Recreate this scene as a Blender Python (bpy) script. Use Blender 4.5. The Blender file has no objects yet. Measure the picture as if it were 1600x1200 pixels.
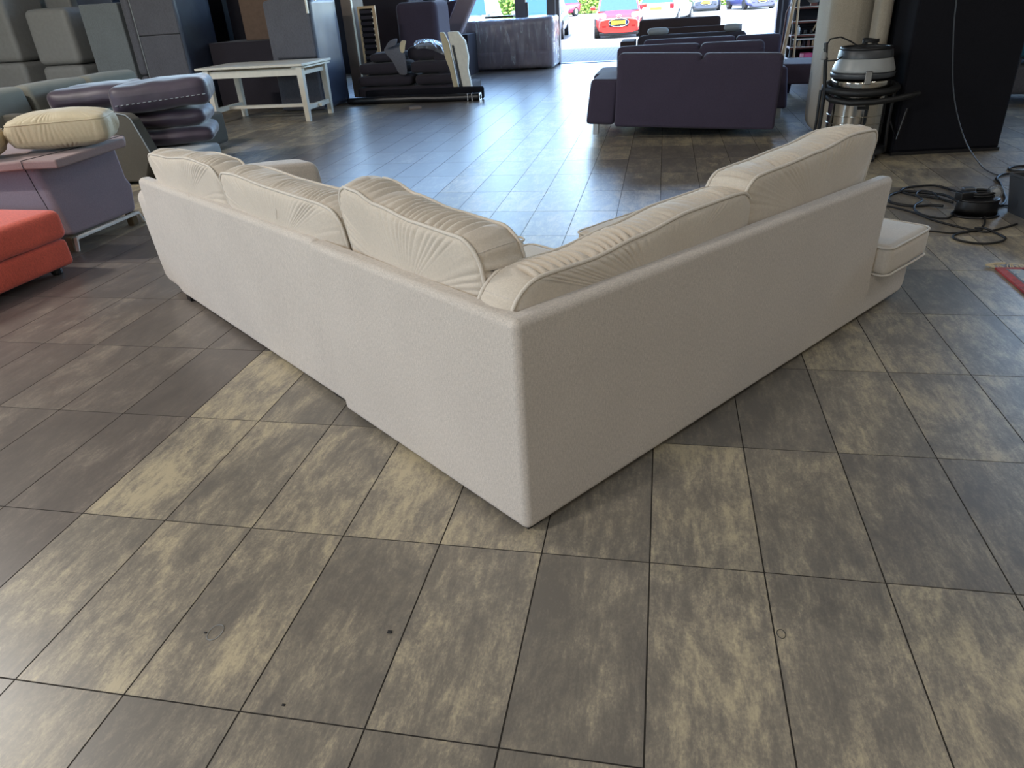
import bpy, bmesh, math, random
from math import sin, cos, pi, sqrt, radians, atan2
from mathutils import Vector, Matrix, noise
random.seed(7)
sc = bpy.context.scene
COL = sc.collection

# ------------------------------------------------------------------ camera
S = 0.303                                    # tile pitch in metres
F, PITCH, YAW, ROLL = 1109.73, .4967, -.2189, -.0644
CAM = Vector((4.9386 * S, -3.0352 * S, 4.6048 * S))
fw = Vector((sin(YAW) * cos(PITCH), cos(YAW) * cos(PITCH), -sin(PITCH)))
rt = Vector((cos(YAW), -sin(YAW), 0)); up = rt.cross(fw)
R2 = rt * cos(ROLL) + up * sin(ROLL); U2 = up * cos(ROLL) - rt * sin(ROLL)
cd = bpy.data.cameras.new('camera'); cam = bpy.data.objects.new('camera', cd); COL.objects.link(cam)
cam.matrix_world = Matrix(((R2.x, U2.x, -fw.x, CAM.x), (R2.y, U2.y, -fw.y, CAM.y), (R2.z, U2.z, -fw.z, CAM.z), (0, 0, 0, 1)))
cd.sensor_width = 36; cd.lens = 36 * F / 1600; cd.clip_end = 500; cd.clip_start = .02
sc.camera = cam

# ------------------------------------------------------------------ world, sun, lamps, exposure
SUN_EL, SUN_AZ = radians(50), radians(188)   # sun stands behind the building
w = bpy.data.worlds.new('sky'); sc.world = w; w.use_nodes = True
nt = w.node_tree; bg = nt.nodes['Background']
sky = nt.nodes.new('ShaderNodeTexSky'); sky.sky_type = 'NISHITA'; sky.sun_disc = False
sky.sun_elevation = SUN_EL; sky.sun_rotation = SUN_AZ
sky.air_density = 1.0; sky.dust_density = .6; sky.ozone_density = 1.6
nt.links.new(sky.outputs[0], bg.inputs[0]); bg.inputs[1].default_value = 2.25

def light(name, kind, loc, energy, color=(1, 1, 1), rot=(0, 0, 0), size=1, size_y=None, spread=None):
    d = bpy.data.lights.new(name, kind); o = bpy.data.objects.new(name, d); COL.objects.link(o)
    o.location = loc; o.rotation_euler = rot; d.energy = energy; d.color = color
    if kind == 'AREA':
        d.shape = 'RECTANGLE'; d.size = size; d.size_y = size_y or size
        if spread: d.spread = spread
    return o
sun = light('sunlight', 'SUN', (0, 0, 30), 12.0, (1, .95, .86), (pi / 2 - SUN_EL, 0, pi - SUN_AZ + pi), 1)
sd = Vector((sin(SUN_AZ) * cos(SUN_EL), cos(SUN_AZ) * cos(SUN_EL), sin(SUN_EL)))
sun.rotation_euler = sd.to_track_quat('Z', 'Y').to_euler(); sun.data.angle = .01
# sky portals in the wall openings (they emit nothing themselves, they only guide the sky's light)
WL = (-3.6, .6, 1.8, 3.8)       # left window: y0 y1 z0 z1
WR = (8.0, 15.5, 1.6, 4.6)     # right window, added for its sky light: y0 y1 z0 z1
WB = (-4.6, -1.6, 1.9, 3.3)     # back window: x0 x1 z0 z1
for nm, loc, rot, sx, sy in (('portal_left', (-10.95, (WL[0] + WL[1]) / 2, (WL[2] + WL[3]) / 2), (0, -pi / 2, 0), WL[3] - WL[2], WL[1] - WL[0]), ('portal_back', ((WB[0] + WB[1]) / 2, -5.95, (WB[2] + WB[3]) / 2), (pi / 2, 0, 0), WB[1] - WB[0], WB[3] - WB[2]), ('portal_right', (8.95, (WR[0] + WR[1]) / 2, (WR[2] + WR[3]) / 2), (0, pi / 2, 0), WR[3] - WR[2], WR[1] - WR[0]), ('portal_front', (.3, 16.85, 2.5), (-pi / 2, 0, 0), 7.6, 5.0), ('portal_front_left', (-7.2, 16.85, 3.35), (-pi / 2, 0, 0), 7.0, 3.3)):
    q = light(nm, 'AREA', loc, 1, (1, 1, 1), rot, sx, sy); q.data.cycles.is_portal = True
VT = sc.view_settings
sc.display_settings.display_device = 'sRGB'
VT.view_transform = 'Standard'; VT.look = 'None'; VT.exposure = 0.0; VT.gamma = 1.0
VT.use_curve_mapping = False
sc.cycles.use_denoising = True
sc.cycles.max_bounces = 8; sc.cycles.transparent_max_bounces = 12
sc.cycles.sample_clamp_indirect = 6.0
sc.cycles.caustics_reflective = False; sc.cycles.caustics_refractive = False

# ------------------------------------------------------------------ materials
def srgb(*c):
    return tuple(((v / 255) / 12.92 if v / 255 <= .04045 else ((v / 255 + .055) / 1.055) ** 2.4) for v in c)
MATS = {}
def base_mat(name):
    m = bpy.data.materials.new(name); m.use_nodes = True; MATS[name] = m
    return m, m.node_tree, m.node_tree.nodes['Principled BSDF']
def N(t, kind, **k):
    n = t.nodes.new(kind)
    for a, b in k.items():
        if a.startswith('i_'):
            n.inputs[int(a[2:])].default_value = b
        else: setattr(n, a, b)
    return n
def ramp(t, src, stops):
    r = t.nodes.new('ShaderNodeValToRGB'); e = r.color_ramp.elements
    while len(e) < len(stops): e.new(.5)
    for q, (p, c) in zip(e, stops): q.position = p; q.color = (*c[:3], 1)
    t.links.new(src, r.inputs[0]); return r
def simple(name, c, rough=.5, metal=0, var=.12, scale=18, bump=.1, bscale=120, coat=0, spec=.5, sheen=0):
    m, t, b = base_mat(name)
    tc = N(t, 'ShaderNodeTexCoord'); n = N(t, 'ShaderNodeTexNoise'); n.inputs['Scale'].default_value = scale; n.inputs['Detail'].default_value = 4
    t.links.new(tc.outputs['Object'], n.inputs['Vector'])
    r = ramp(t, n.outputs[0], [(.3, [v * (1 - var) for v in c]), (.7, [min(1, v * (1 + var)) for v in c])])
    t.links.new(r.outputs[0], b.inputs['Base Color'])
    b.inputs['Roughness'].default_value = rough; b.inputs['Metallic'].default_value = metal
    b.inputs['Specular IOR Level'].default_value = spec
    if coat: b.inputs['Coat Weight'].default_value = coat; b.inputs['Coat Roughness'].default_value = .05
    if sheen: b.inputs['Sheen Weight'].default_value = sheen; b.inputs['Sheen Roughness'].default_value = .4
    if bump:
        n2 = N(t, 'ShaderNodeTexNoise'); n2.inputs['Scale'].default_value = bscale; n2.inputs['Detail'].default_value = 3
        t.links.new(tc.outputs['Object'], n2.inputs['Vector'])
        bp = N(t, 'ShaderNodeBump'); bp.inputs['Strength'].default_value = bump; bp.inputs['Distance'].default_value = .002
        t.links.new(n2.outputs[0], bp.inputs['Height']); t.links.new(bp.outputs[0], b.inputs['Normal'])
    return m
def fabric(name, c, var=.22, big=.05, sheen=.15, fold=0., rough=.9, scale=1.):
    """woven cloth: fine two-way thread noise, a little slubby, light large-scale shade variation"""
    m, t, b = base_mat(name)
    tc = N(t, 'ShaderNodeTexCoord')
    mp = N(t, 'ShaderNodeMapping'); mp.inputs['Scale'].default_value = (330 * scale, 330 * scale, 70 * scale)
    mq = N(t, 'ShaderNodeMapping'); mq.inputs['Scale'].default_value = (120 * scale, 120 * scale, 480 * scale)
    for q in (mp, mq): t.links.new(tc.outputs['Object'], q.inputs['Vector'])
    n1 = N(t, 'ShaderNodeTexNoise'); n1.inputs['Scale'].default_value = 1; n1.inputs['Detail'].default_value = 2
    n2 = N(t, 'ShaderNodeTexNoise'); n2.inputs['Scale'].default_value = 1; n2.inputs['Detail'].default_value = 2
    t.links.new(mp.outputs[0], n1.inputs['Vector']); t.links.new(mq.outputs[0], n2.inputs['Vector'])
    ad = N(t, 'ShaderNodeMath', operation='ADD'); t.links.new(n1.outputs[0], ad.inputs[0]); t.links.new(n2.outputs[0], ad.inputs[1])
    hf = N(t, 'ShaderNodeMath', operation='MULTIPLY', i_1=.5); t.links.new(ad.outputs[0], hf.inputs[0])
    r = ramp(t, hf.outputs[0], [(.36, [v * (1 - var) for v in c]), (.64, [min(1, v * (1 + var)) for v in c])])
    n3 = N(t, 'ShaderNodeTexNoise'); n3.inputs['Scale'].default_value = 3.5; n3.inputs['Detail'].default_value = 3
    t.links.new(tc.outputs['Object'], n3.inputs['Vector'])
    r3 = ramp(t, n3.outputs[0], [(.3, (1 - big,) * 3), (.7, (1 + big,) * 3)])
    mx = N(t, 'ShaderNodeMix', data_type='RGBA', blend_type='MULTIPLY'); mx.inputs[0].default_value = 1
    t.links.new(r.outputs[0], mx.inputs[6]); t.links.new(r3.outputs[0], mx.inputs[7])
    t.links.new(mx.outputs[2], b.inputs['Base Color'])
    b.inputs['Roughness'].default_value = rough; b.inputs['Specular IOR Level'].default_value = .25
    b.inputs['Sheen Weight'].default_value = sheen; b.inputs['Sheen Roughness'].default_value = .5
    bp = N(t, 'ShaderNodeBump'); bp.inputs['Strength'].default_value = .35; bp.inputs['Distance'].default_value = .001
    t.links.new(hf.outputs[0], bp.inputs['Height'])
    last = bp
    if fold:
        n4 = N(t, 'ShaderNodeTexNoise'); n4.inputs['Scale'].default_value = 7; n4.inputs['Detail'].default_value = 3
        t.links.new(tc.outputs['Object'], n4.inputs['Vector'])
        b2 = N(t, 'ShaderNodeBump'); b2.inputs['Strength'].default_value = fold; b2.inputs['Distance'].default_value = .03
        t.links.new(n4.outputs[0], b2.inputs['Height']); t.links.new(bp.outputs[0], b2.inputs['Normal']); last = b2
    t.links.new(last.outputs[0], b.inputs['Normal'])
    return m
def tile_mat(name, dark, mid, light_, lo, hi, rough):
    """stone-look porcelain: streaks run along the long side, every tile its own offset"""
    m, t, b = base_mat(name)
    geo = N(t, 'ShaderNodeNewGeometry'); sep = N(t, 'ShaderNodeSeparateXYZ'); t.links.new(geo.outputs['Position'], sep.inputs[0])
    ids = []
    for ax, p in ((0, S), (1, 2 * S)):
        d = N(t, 'ShaderNodeMath', operation='DIVIDE', i_1=p); t.links.new(sep.outputs[ax], d.inputs[0])
        f = N(t, 'ShaderNodeMath', operation='FLOOR'); t.links.new(d.outputs[0], f.inputs[0]); ids.append(f)
    cid = N(t, 'ShaderNodeCombineXYZ'); t.links.new(ids[0].outputs[0], cid.inputs[0]); t.links.new(ids[1].outputs[0], cid.inputs[1])
    wn = N(t, 'ShaderNodeTexWhiteNoise', noise_dimensions='3D'); t.links.new(cid.outputs[0], wn.inputs[0])
    sc_ = N(t, 'ShaderNodeVectorMath', operation='SCALE'); sc_.inputs[3].default_value = 60; t.links.new(wn.outputs['Color'], sc_.inputs[0])
    ad = N(t, 'ShaderNodeVectorMath', operation='ADD'); t.links.new(geo.outputs['Position'], ad.inputs[0]); t.links.new(sc_.outputs[0], ad.inputs[1])
    def streak(sx, sy, detail, rough_, dist=0):
        mp = N(t, 'ShaderNodeMapping'); mp.inputs['Scale'].default_value = (sx, sy, 1)
        t.links.new(ad.outputs[0], mp.inputs['Vector'])
        n = N(t, 'ShaderNodeTexNoise'); n.inputs['Scale'].default_value = 1; n.inputs['Detail'].default_value = detail
        n.inputs['Roughness'].default_value = rough_; n.inputs['Distortion'].default_value = dist
        t.links.new(mp.outputs[0], n.inputs['Vector']); return n
    a = streak(7, 3.2, 14, .80, .3); c = streak(55, 9, 8, .8); e = streak(160, 110, 3, .6)
    m1 = N(t, 'ShaderNodeMath', operation='MULTIPLY', i_1=.62); t.links.new(a.outputs[0], m1.inputs[0])
    m2 = N(t, 'ShaderNodeMath', operation='MULTIPLY_ADD', i_1=.26); t.links.new(c.outputs[0], m2.inputs[0]); t.links.new(m1.outputs[0], m2.inputs[2])
    m3 = N(t, 'ShaderNodeMath', operation='MULTIPLY_ADD', i_1=.12); t.links.new(e.outputs[0], m3.inputs[0]); t.links.new(m2.outputs[0], m3.inputs[2])
    m4 = N(t, 'ShaderNodeMath', operation='MULTIPLY_ADD', i_1=.10); t.links.new(wn.outputs['Value'], m4.inputs[0]); t.links.new(m3.outputs[0], m4.inputs[2])
    r = ramp(t, m4.outputs[0], [(lo, dark), (lo + (hi - lo) * .38, dark2 := tuple((p + q) / 2 for p, q in zip(dark, mid))), (lo + (hi - lo) * .56, mid), (hi, light_)])
    t.links.new(r.outputs[0], b.inputs['Base Color'])
    rr = ramp(t, m3.outputs[0], [(.4, (rough * .95,) * 3), (.65, (rough * 1.05,) * 3)])
    t.links.new(rr.outputs[0], b.inputs['Roughness'])
    b.inputs['Specular IOR Level'].default_value = .6
    bp = N(t, 'ShaderNodeBump'); bp.inputs['Strength'].default_value = .03; bp.inputs['Distance'].default_value = .001
    t.links.new(c.outputs[0], bp.inputs['Height']); t.links.new(bp.outputs[0], b.inputs['Normal'])
    return m
def clear_mat(name, tint=(1, 1, 1), refl=1.0, rough=.02, bump=0, haze=0):
    m = bpy.data.materials.new(name); m.use_nodes = True; MATS[name] = m; t = m.node_tree; t.nodes.clear()
    out = N(t, 'ShaderNodeOutputMaterial'); tr = N(t, 'ShaderNodeBsdfTransparent'); tr.inputs[0].default_value = (*tint, 1)
    gl = N(t, 'ShaderNodeBsdfGlossy'); gl.inputs['Roughness'].default_value = rough
    fr = N(t, 'ShaderNodeFresnel'); fg = N(t, 'ShaderNodeNewGeometry')
    io = N(t, 'ShaderNodeMath', operation='MULTIPLY_ADD', i_1=-.8333, i_2=1.5); t.links.new(fg.outputs['Backfacing'], io.inputs[0]); t.links.new(io.outputs[0], fr.inputs[0])
    mu = N(t, 'ShaderNodeMath', operation='MULTIPLY', i_1=refl); t.links.new(fr.outputs[0], mu.inputs[0])
    mx = N(t, 'ShaderNodeMixShader'); t.links.new(mu.outputs[0], mx.inputs[0]); t.links.new(tr.outputs[0], mx.inputs[1]); t.links.new(gl.outputs[0], mx.inputs[2])
    src = mx
    if bump:
        tc = N(t, 'ShaderNodeTexCoord'); mp = N(t, 'ShaderNodeMapping'); mp.inputs['Scale'].default_value = (9, 9, 1.5); mp.inputs['Rotation'].default_value = (0, .3, 0)
        n = N(t, 'ShaderNodeTexNoise'); n.inputs['Scale'].default_value = 1; n.inputs['Detail'].default_value = 4; n.inputs['Distortion'].default_value = 1.2
        t.links.new(tc.outputs['Object'], mp.inputs['Vector']); t.links.new(mp.outputs[0], n.inputs['Vector'])
        bp = N(t, 'ShaderNodeBump'); bp.inputs['Strength'].default_value = bump; bp.inputs['Distance'].default_value = .05
        t.links.new(n.outputs[0], bp.inputs['Height']); t.links.new(bp.outputs[0], gl.inputs['Normal']); t.links.new(bp.outputs[0], fr.inputs[1])
    if haze:
        df = N(t, 'ShaderNodeBsdfDiffuse'); df.inputs[0].default_value = (.8, .82, .86, 1)
        m2 = N(t, 'ShaderNodeMixShader')
        if bump:
            rr = ramp(t, n.outputs[0], [(.42, (haze * .25,) * 3), (.62, (haze,) * 3), (.66, (haze * 3,) * 3), (.72, (haze * .6,) * 3)])
            t.links.new(rr.outputs[0], m2.inputs[0])
        else: m2.inputs[0].default_value = haze
        t.links.new(mx.outputs[0], m2.inputs[1]); t.links.new(df.outputs[0], m2.inputs[2]); src = m2
    t.links.new(src.outputs[0], out.inputs[0]); return m

beige = fabric('beige_weave', srgb(193, 184, 174), .17, .035, .2)
beige_c = fabric('beige_cushion_weave', srgb(198, 187, 172), .08, .03, .25, .12)
piping_m = fabric('beige_piping_cloth', srgb(206, 197, 184), .06, .02)
beige_dim = fabric('greige_weave', srgb(158, 147, 132), .17, .05, .1)
black_cloth = fabric('aubergine_cloth', srgb(68, 60, 76), .12, .05, .12)
dark_cloth = fabric('charcoal_cloth', srgb(52, 48, 56), .15, .06, .1)
brown_cloth = fabric('dark_brown_cloth', srgb(62, 50, 50), .1, .05, .05)
grey_cloth = fabric('grey_felt', srgb(120, 127, 132), .16, .05, .1, scale=.5)
grey_cloth2 = fabric('mid_grey_felt', srgb(98, 99, 108), .2, .05, .1, scale=.5)
grey_vinyl = simple('grey_velour', srgb(140, 141, 141), .6, var=.06, bump=.1)
mauve = fabric('mauve_cloth', srgb(142, 128, 138), .10, .04, .15)
mauve_top = fabric('mauve_brown_cloth', srgb(142, 120, 118), .10, .04, .15)
olive = fabric('olive_grey_cloth', srgb(82, 78, 70), .08, .05, .08)
sage = fabric('sage_grey_cloth', srgb(120, 120, 112), .08, .05, .1)
orange = fabric('orange_red_cloth', srgb(205, 88, 66), .16, .08, .2, scale=.5)
velvet = simple('plum_velvet', srgb(62, 52, 66), .5, var=.25, scale=7, bump=.4, bscale=14, sheen=.6)
tan_pillow = fabric('cream_satin', srgb(196, 182, 152), .05, .05, .3, .3, rough=.55)
pale_base = fabric('pale_grey_cloth', srgb(150, 156, 160), .05, .03)
lining = simple('black_lining', srgb(20, 20, 26), .9, var=.1, scale=60, bump=.2, spec=.2)
film = simple('shiny_black_lining', srgb(58, 68, 90), .42, var=.2, scale=4, bump=1.0, bscale=6, spec=.8)
box_m = simple('brown_card', srgb(108, 88, 76), .85, var=.08, bump=.1)
black_p = simple('black_plastic', srgb(22, 22, 25), .38, var=.1, bump=.05)
rubber = simple('black_rubber', srgb(18, 18, 20), .55, var=.1, bump=.05)
grey_p = simple('grey_plastic', srgb(150, 152, 152), .35, var=.04, bump=.03)
dgrey_p = simple('dark_grey_plastic', srgb(58, 60, 64), .4, var=.06, bump=.05)
white_w = simple('white_lacquered_wood', srgb(226, 222, 210), .4, var=.04, bump=.05)
foam = simple('white_panel_foam', srgb(222, 218, 206), .7, var=.06, bump=.1)
wood = simple('pale_wood', srgb(188, 160, 126), .55, var=.14, scale=9, bump=.1)
ply = simple('grey_brown_board', srgb(128, 116, 106), .7, var=.08, scale=5)
redwood = simple('red_brown_shelf', srgb(104, 58, 50), .45, var=.15, bump=.05)
steel = simple('polished_steel', srgb(196, 190, 180), .12, 1.0, .05, bump=0)
chrome = simple('brushed_chrome', srgb(200, 200, 200), .22, 1.0, .05, bump=0)
white_metal = simple('white_metal', srgb(226, 226, 222), .4, bump=0)
alu_dark = simple('dark_grey_aluminium', srgb(74, 74, 86), .4, .3, .05, bump=0)
alu_light = simple('pale_grey_aluminium', srgb(150, 156, 168), .45, .1, .05, bump=0)
wall_m = simple('grey_plaster', srgb(176, 172, 166), .9, var=.05, scale=3, bump=.2)
wall_dark = simple('dark_blue_wall', srgb(46, 48, 60), .8, var=.08, scale=3)
ceil_m = simple('ceiling_board', srgb(170, 168, 164), .9, var=.04, scale=2)
grout_m = simple('dark_grout', srgb(40, 36, 32), .95, var=.2, scale=30, bump=.3)
wood_foot = simple('olive_wood', srgb(110, 98, 74), .6)
blue_bag = simple('blue_plastic_bag', srgb(20, 130, 196), .35, bump=.8, bscale=18)
teal = fabric('teal_cloth', srgb(38, 104, 124), .1)
pink = simple('pink_plastic', srgb(206, 84, 126), .5)
glass = clear_mat('shop_glass', (.96, .985, .985), 1.0)
wrap_m = clear_mat('stretch_film', (.93, .95, .98), 1.8, .18, 1.0, .16)
bag_m = clear_mat('clear_plastic_bag', (.85, .86, .88), 1.6, .1, 1.0, .12)
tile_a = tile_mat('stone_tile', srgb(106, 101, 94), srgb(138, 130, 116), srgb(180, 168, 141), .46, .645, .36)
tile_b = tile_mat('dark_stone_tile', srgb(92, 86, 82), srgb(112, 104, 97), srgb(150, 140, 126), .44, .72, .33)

# ------------------------------------------------------------------ helpers
def mesh_from(name, verts, faces, mat, smooth=False, recalc=True):
    me = bpy.data.meshes.new(name); me.from_pydata([tuple(v) for v in verts], [], faces)
    if recalc:
        bm = bmesh.new(); bm.from_mesh(me); bmesh.ops.recalc_face_normals(bm, faces=bm.faces); bm.to_mesh(me); bm.free()
    if smooth: me.shade_smooth()
    me.materials.append(mat); return me
def link(name, me, parent=None, loc=(0, 0, 0), rot=(0, 0, 0), wn=False):
    o = bpy.data.objects.new(name, me); COL.objects.link(o); o.location = loc; o.rotation_euler = rot
    if parent is not None: o.parent = parent
    if wn:
        md = o.modifiers.new('normals', 'WEIGHTED_NORMAL'); md.weight = 100
    return o
def tag(o, label=None, cat=None, group=None, kind=None):
    if label: o['label'] = label
    if cat: o['category'] = cat
    if group: o['group'] = group
    if kind: o['kind'] = kind
    return o
def thing(name, label, cat, loc=(0, 0, 0), rz=0, group=None):
    o = bpy.data.objects.new(name, None); COL.objects.link(o); o.empty_display_size = .1
    o.location = loc; o.rotation_euler = (0, 0, rz) if not isinstance(rz, tuple) else rz
    return tag(o, label, cat, group)
class MB:
    def __init__(s): s.v = []; s.f = []
    def add(s, vs, fs):
        k = len(s.v); s.v += [tuple(v) for v in vs]; s.f += [tuple(i + k for i in f) for f in fs]; return s
    def box(s, x0, y0, z0, x1, y1, z1, rz=0, top=None):
        vs = [(x0, y0, z0), (x1, y0, z0), (x1, y1, z0), (x0, y1, z0), (x0, y0, z1), (x1, y0, z1), (x1, y1, z1), (x0, y1, z1)]
        if rz:
            cx, cy = (x0 + x1) / 2, (y0 + y1) / 2
            vs = [(cx + (x - cx) * cos(rz) - (y - cy) * sin(rz), cy + (x - cx) * sin(rz) + (y - cy) * cos(rz), z) for x, y, z in vs]
        return s.add(vs, [(0, 3, 2, 1), (4, 5, 6, 7), (0, 1, 5, 4), (1, 2, 6, 5), (2, 3, 7, 6), (3, 0, 4, 7)])
    def hexa(s, b, t):      # 4 bottom points, 4 top points
        return s.add(list(b) + list(t), [(0, 3, 2, 1), (4, 5, 6, 7), (0, 1, 5, 4), (1, 2, 6, 5), (2, 3, 7, 6), (3, 0, 4, 7)])
    def prism(s, poly, fn, a, b):   # poly of (u,v); fn(u,v,w)->xyz
        n = len(poly); vs = [fn(u, v, a) for u, v in poly] + [fn(u, v, b) for u, v in poly]
        return s.add(vs, [tuple(range(n))[::-1], tuple(range(n, 2 * n))] + [(i, (i + 1) % n, n + (i + 1) % n, n + i) for i in range(n)])
    def tube(s, pts, r, n=8, closed=False, cap=True):
        pts = [Vector(p) for p in pts]; m = len(pts); rr = r if isinstance(r, (list, tuple)) else [r] * m
        vs = []; prev = None
        for i, p in enumerate(pts):
            a = pts[(i - 1) % m] if (closed or i > 0) else p; b = pts[(i + 1) % m] if (closed or i < m - 1) else p
            d = (b - a)
            d = d.normalized() if d.length > 1e-9 else Vector((0, 0, 1))
            if prev is None: q = d.orthogonal().normalized()
            else:
                q = prev - d * prev.dot(d)
                q = q.normalized() if q.length > 1e-6 else d.orthogonal().normalized()
            prev = q; u = d.cross(q)
            for k in range(n):
                t = 2 * pi * k / n; vs.append(p + (q * cos(t) + u * sin(t)) * rr[i])
        fs = []
        for i in range(m if closed else m - 1):
            j = (i + 1) % m
            for k in range(n): fs.append((i * n + k, i * n + (k + 1) % n, j * n + (k + 1) % n, j * n + k))
        if cap and not closed: fs += [tuple(range(n))[::-1], tuple(range((m - 1) * n, m * n))]
        return s.add(vs, fs)
    def lathe(s, prof, c=(0, 0, 0), n=24, sx=1, sy=1):
        vs = []; fs = []
        for r, z in prof:
            for k in range(n):
                t = 2 * pi * k / n; vs.append((c[0] + r * sx * cos(t), c[1] + r * sy * sin(t), c[2] + z))
        for i in range(len(prof) - 1):
            for k in range(n): fs.append((i * n + k, i * n + (k + 1) % n, (i + 1) * n + (k + 1) % n, (i + 1) * n + k))
        fs += [tuple(range(n))[::-1], tuple(range((len(prof) - 1) * n, len(prof) * n))]
        return s.add(vs, fs)
    def bevel(s, r, seg=2, ang=25):
        bm = bmesh.new(); vv = [bm.verts.new(v) for v in s.v]
        for f in s.f:
            try: bm.faces.new([vv[i] for i in f])
            except ValueError: pass
        bmesh.ops.recalc_face_normals(bm, faces=bm.faces)
        es = [e for e in bm.edges if len(e.link_faces) == 2 and e.calc_face_angle(0) > radians(ang)]
        bmesh.ops.bevel(bm, geom=es, offset=r, segments=seg, profile=.5, affect='EDGES', clamp_overlap=True)
        bm.verts.ensure_lookup_table()
        for i, v in enumerate(bm.verts): v.index = i
        s.v = [tuple(v.co) for v in bm.verts]; s.f = [tuple(v.index for v in f.verts) for f in bm.faces]; bm.free()
        return s
    def build(s, name, mat, parent=None, smooth=False, loc=(0, 0, 0), rot=(0, 0, 0), wn=None):
        wn = smooth if wn is None else wn
        return link(name, mesh_from(name, s.v, s.f, mat, smooth), parent, loc, rot, wn)
def rbox(x0, y0, z0, x1, y1, z1, r=.03, seg=3, rz=0): return MB().box(x0, y0, z0, x1, y1, z1, rz).bevel(r, seg)
def part(name, mb, mat, parent, smooth=True, **k): return mb.build(name, mat, parent, smooth, **k)
def struct(name, mb, mat, **k): return tag(mb.build(name, mat, None, **k), kind='structure')

def pad(hx, hy, hz, r, n=14, bulge=0., lump=0., seed=0, fn=None, lumpscale=5.):
    """soft rounded box, half sizes hx hy hz; faces puffed out, optional lumps; returns MB"""
    r = min(r, hx * .999, hy * .999, hz * .999)
    def axis(h):
        k = 4; a = [-h + r * (1 - cos(pi / 2 * i / k)) for i in range(k)] ; m = max(2, n - 2 * k)
        mid = [-(h - r) + 2 * (h - r) * i / m for i in range(m + 1)]
        return a + mid + [-v for v in reversed(a)]
    A = [axis(hx), axis(hy), axis(hz)]; H = (hx, hy, hz); mb = MB(); idx = {}
    def vid(q):
        key = tuple(round(c, 6) for c in q)
        if key in idx: return idx[key]
        c = Vector([max(-(H[i] - r), min(H[i] - r, q[i])) for i in range(3)]); d = Vector(q) - c
        p = c + d.normalized() * r if d.length > 1e-9 else Vector(q)
        if bulge:
            u = [p[i] / H[i] for i in range(3)]
            for i in range(3):
                j, k = (i + 1) % 3, (i + 2) % 3
                e = max(0, 1 - u[j] ** 2) * max(0, 1 - u[k] ** 2)
                p[i] += bulge * e * (1 if q[i] > 0 else -1) * (abs(u[i]) ** 3) * (1 if H[i] <= max(H) * .8 else .3)
        if lump:
            nv = noise.noise_vector(p * lumpscale + Vector((seed * 3.1, seed, 0)))
            p += nv * lump
        if fn: p = Vector(fn(p))
        idx[key] = len(mb.v); mb.v.append(tuple(p)); return idx[key]
    for i in range(3):
        j, k = (i + 1) % 3, (i + 2) % 3
        for sgn in (-1, 1):
            for a in range(len(A[j]) - 1):
                for b in range(len(A[k]) - 1):
                    f = []
                    for (aa, bb) in ((a, b), (a + 1, b), (a + 1, b + 1), (a, b + 1)):
                        q = [0, 0, 0]; q[i] = sgn * H[i]; q[j] = A[j][aa]; q[k] = A[k][bb]; f.append(vid(q))
                    if len(set(f)) == 4: mb.f.append(tuple(f))
    return mb
def interp(tab, x):
    if x <= tab[0][0]: return tab[0][1]
    for (a, p), (b, q) in zip(tab, tab[1:]):
        if x <= b:
            t = (x - a) / (b - a); t = t * t * (3 - 2 * t); return p + (q - p) * t
    return tab[-1][1]
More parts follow.
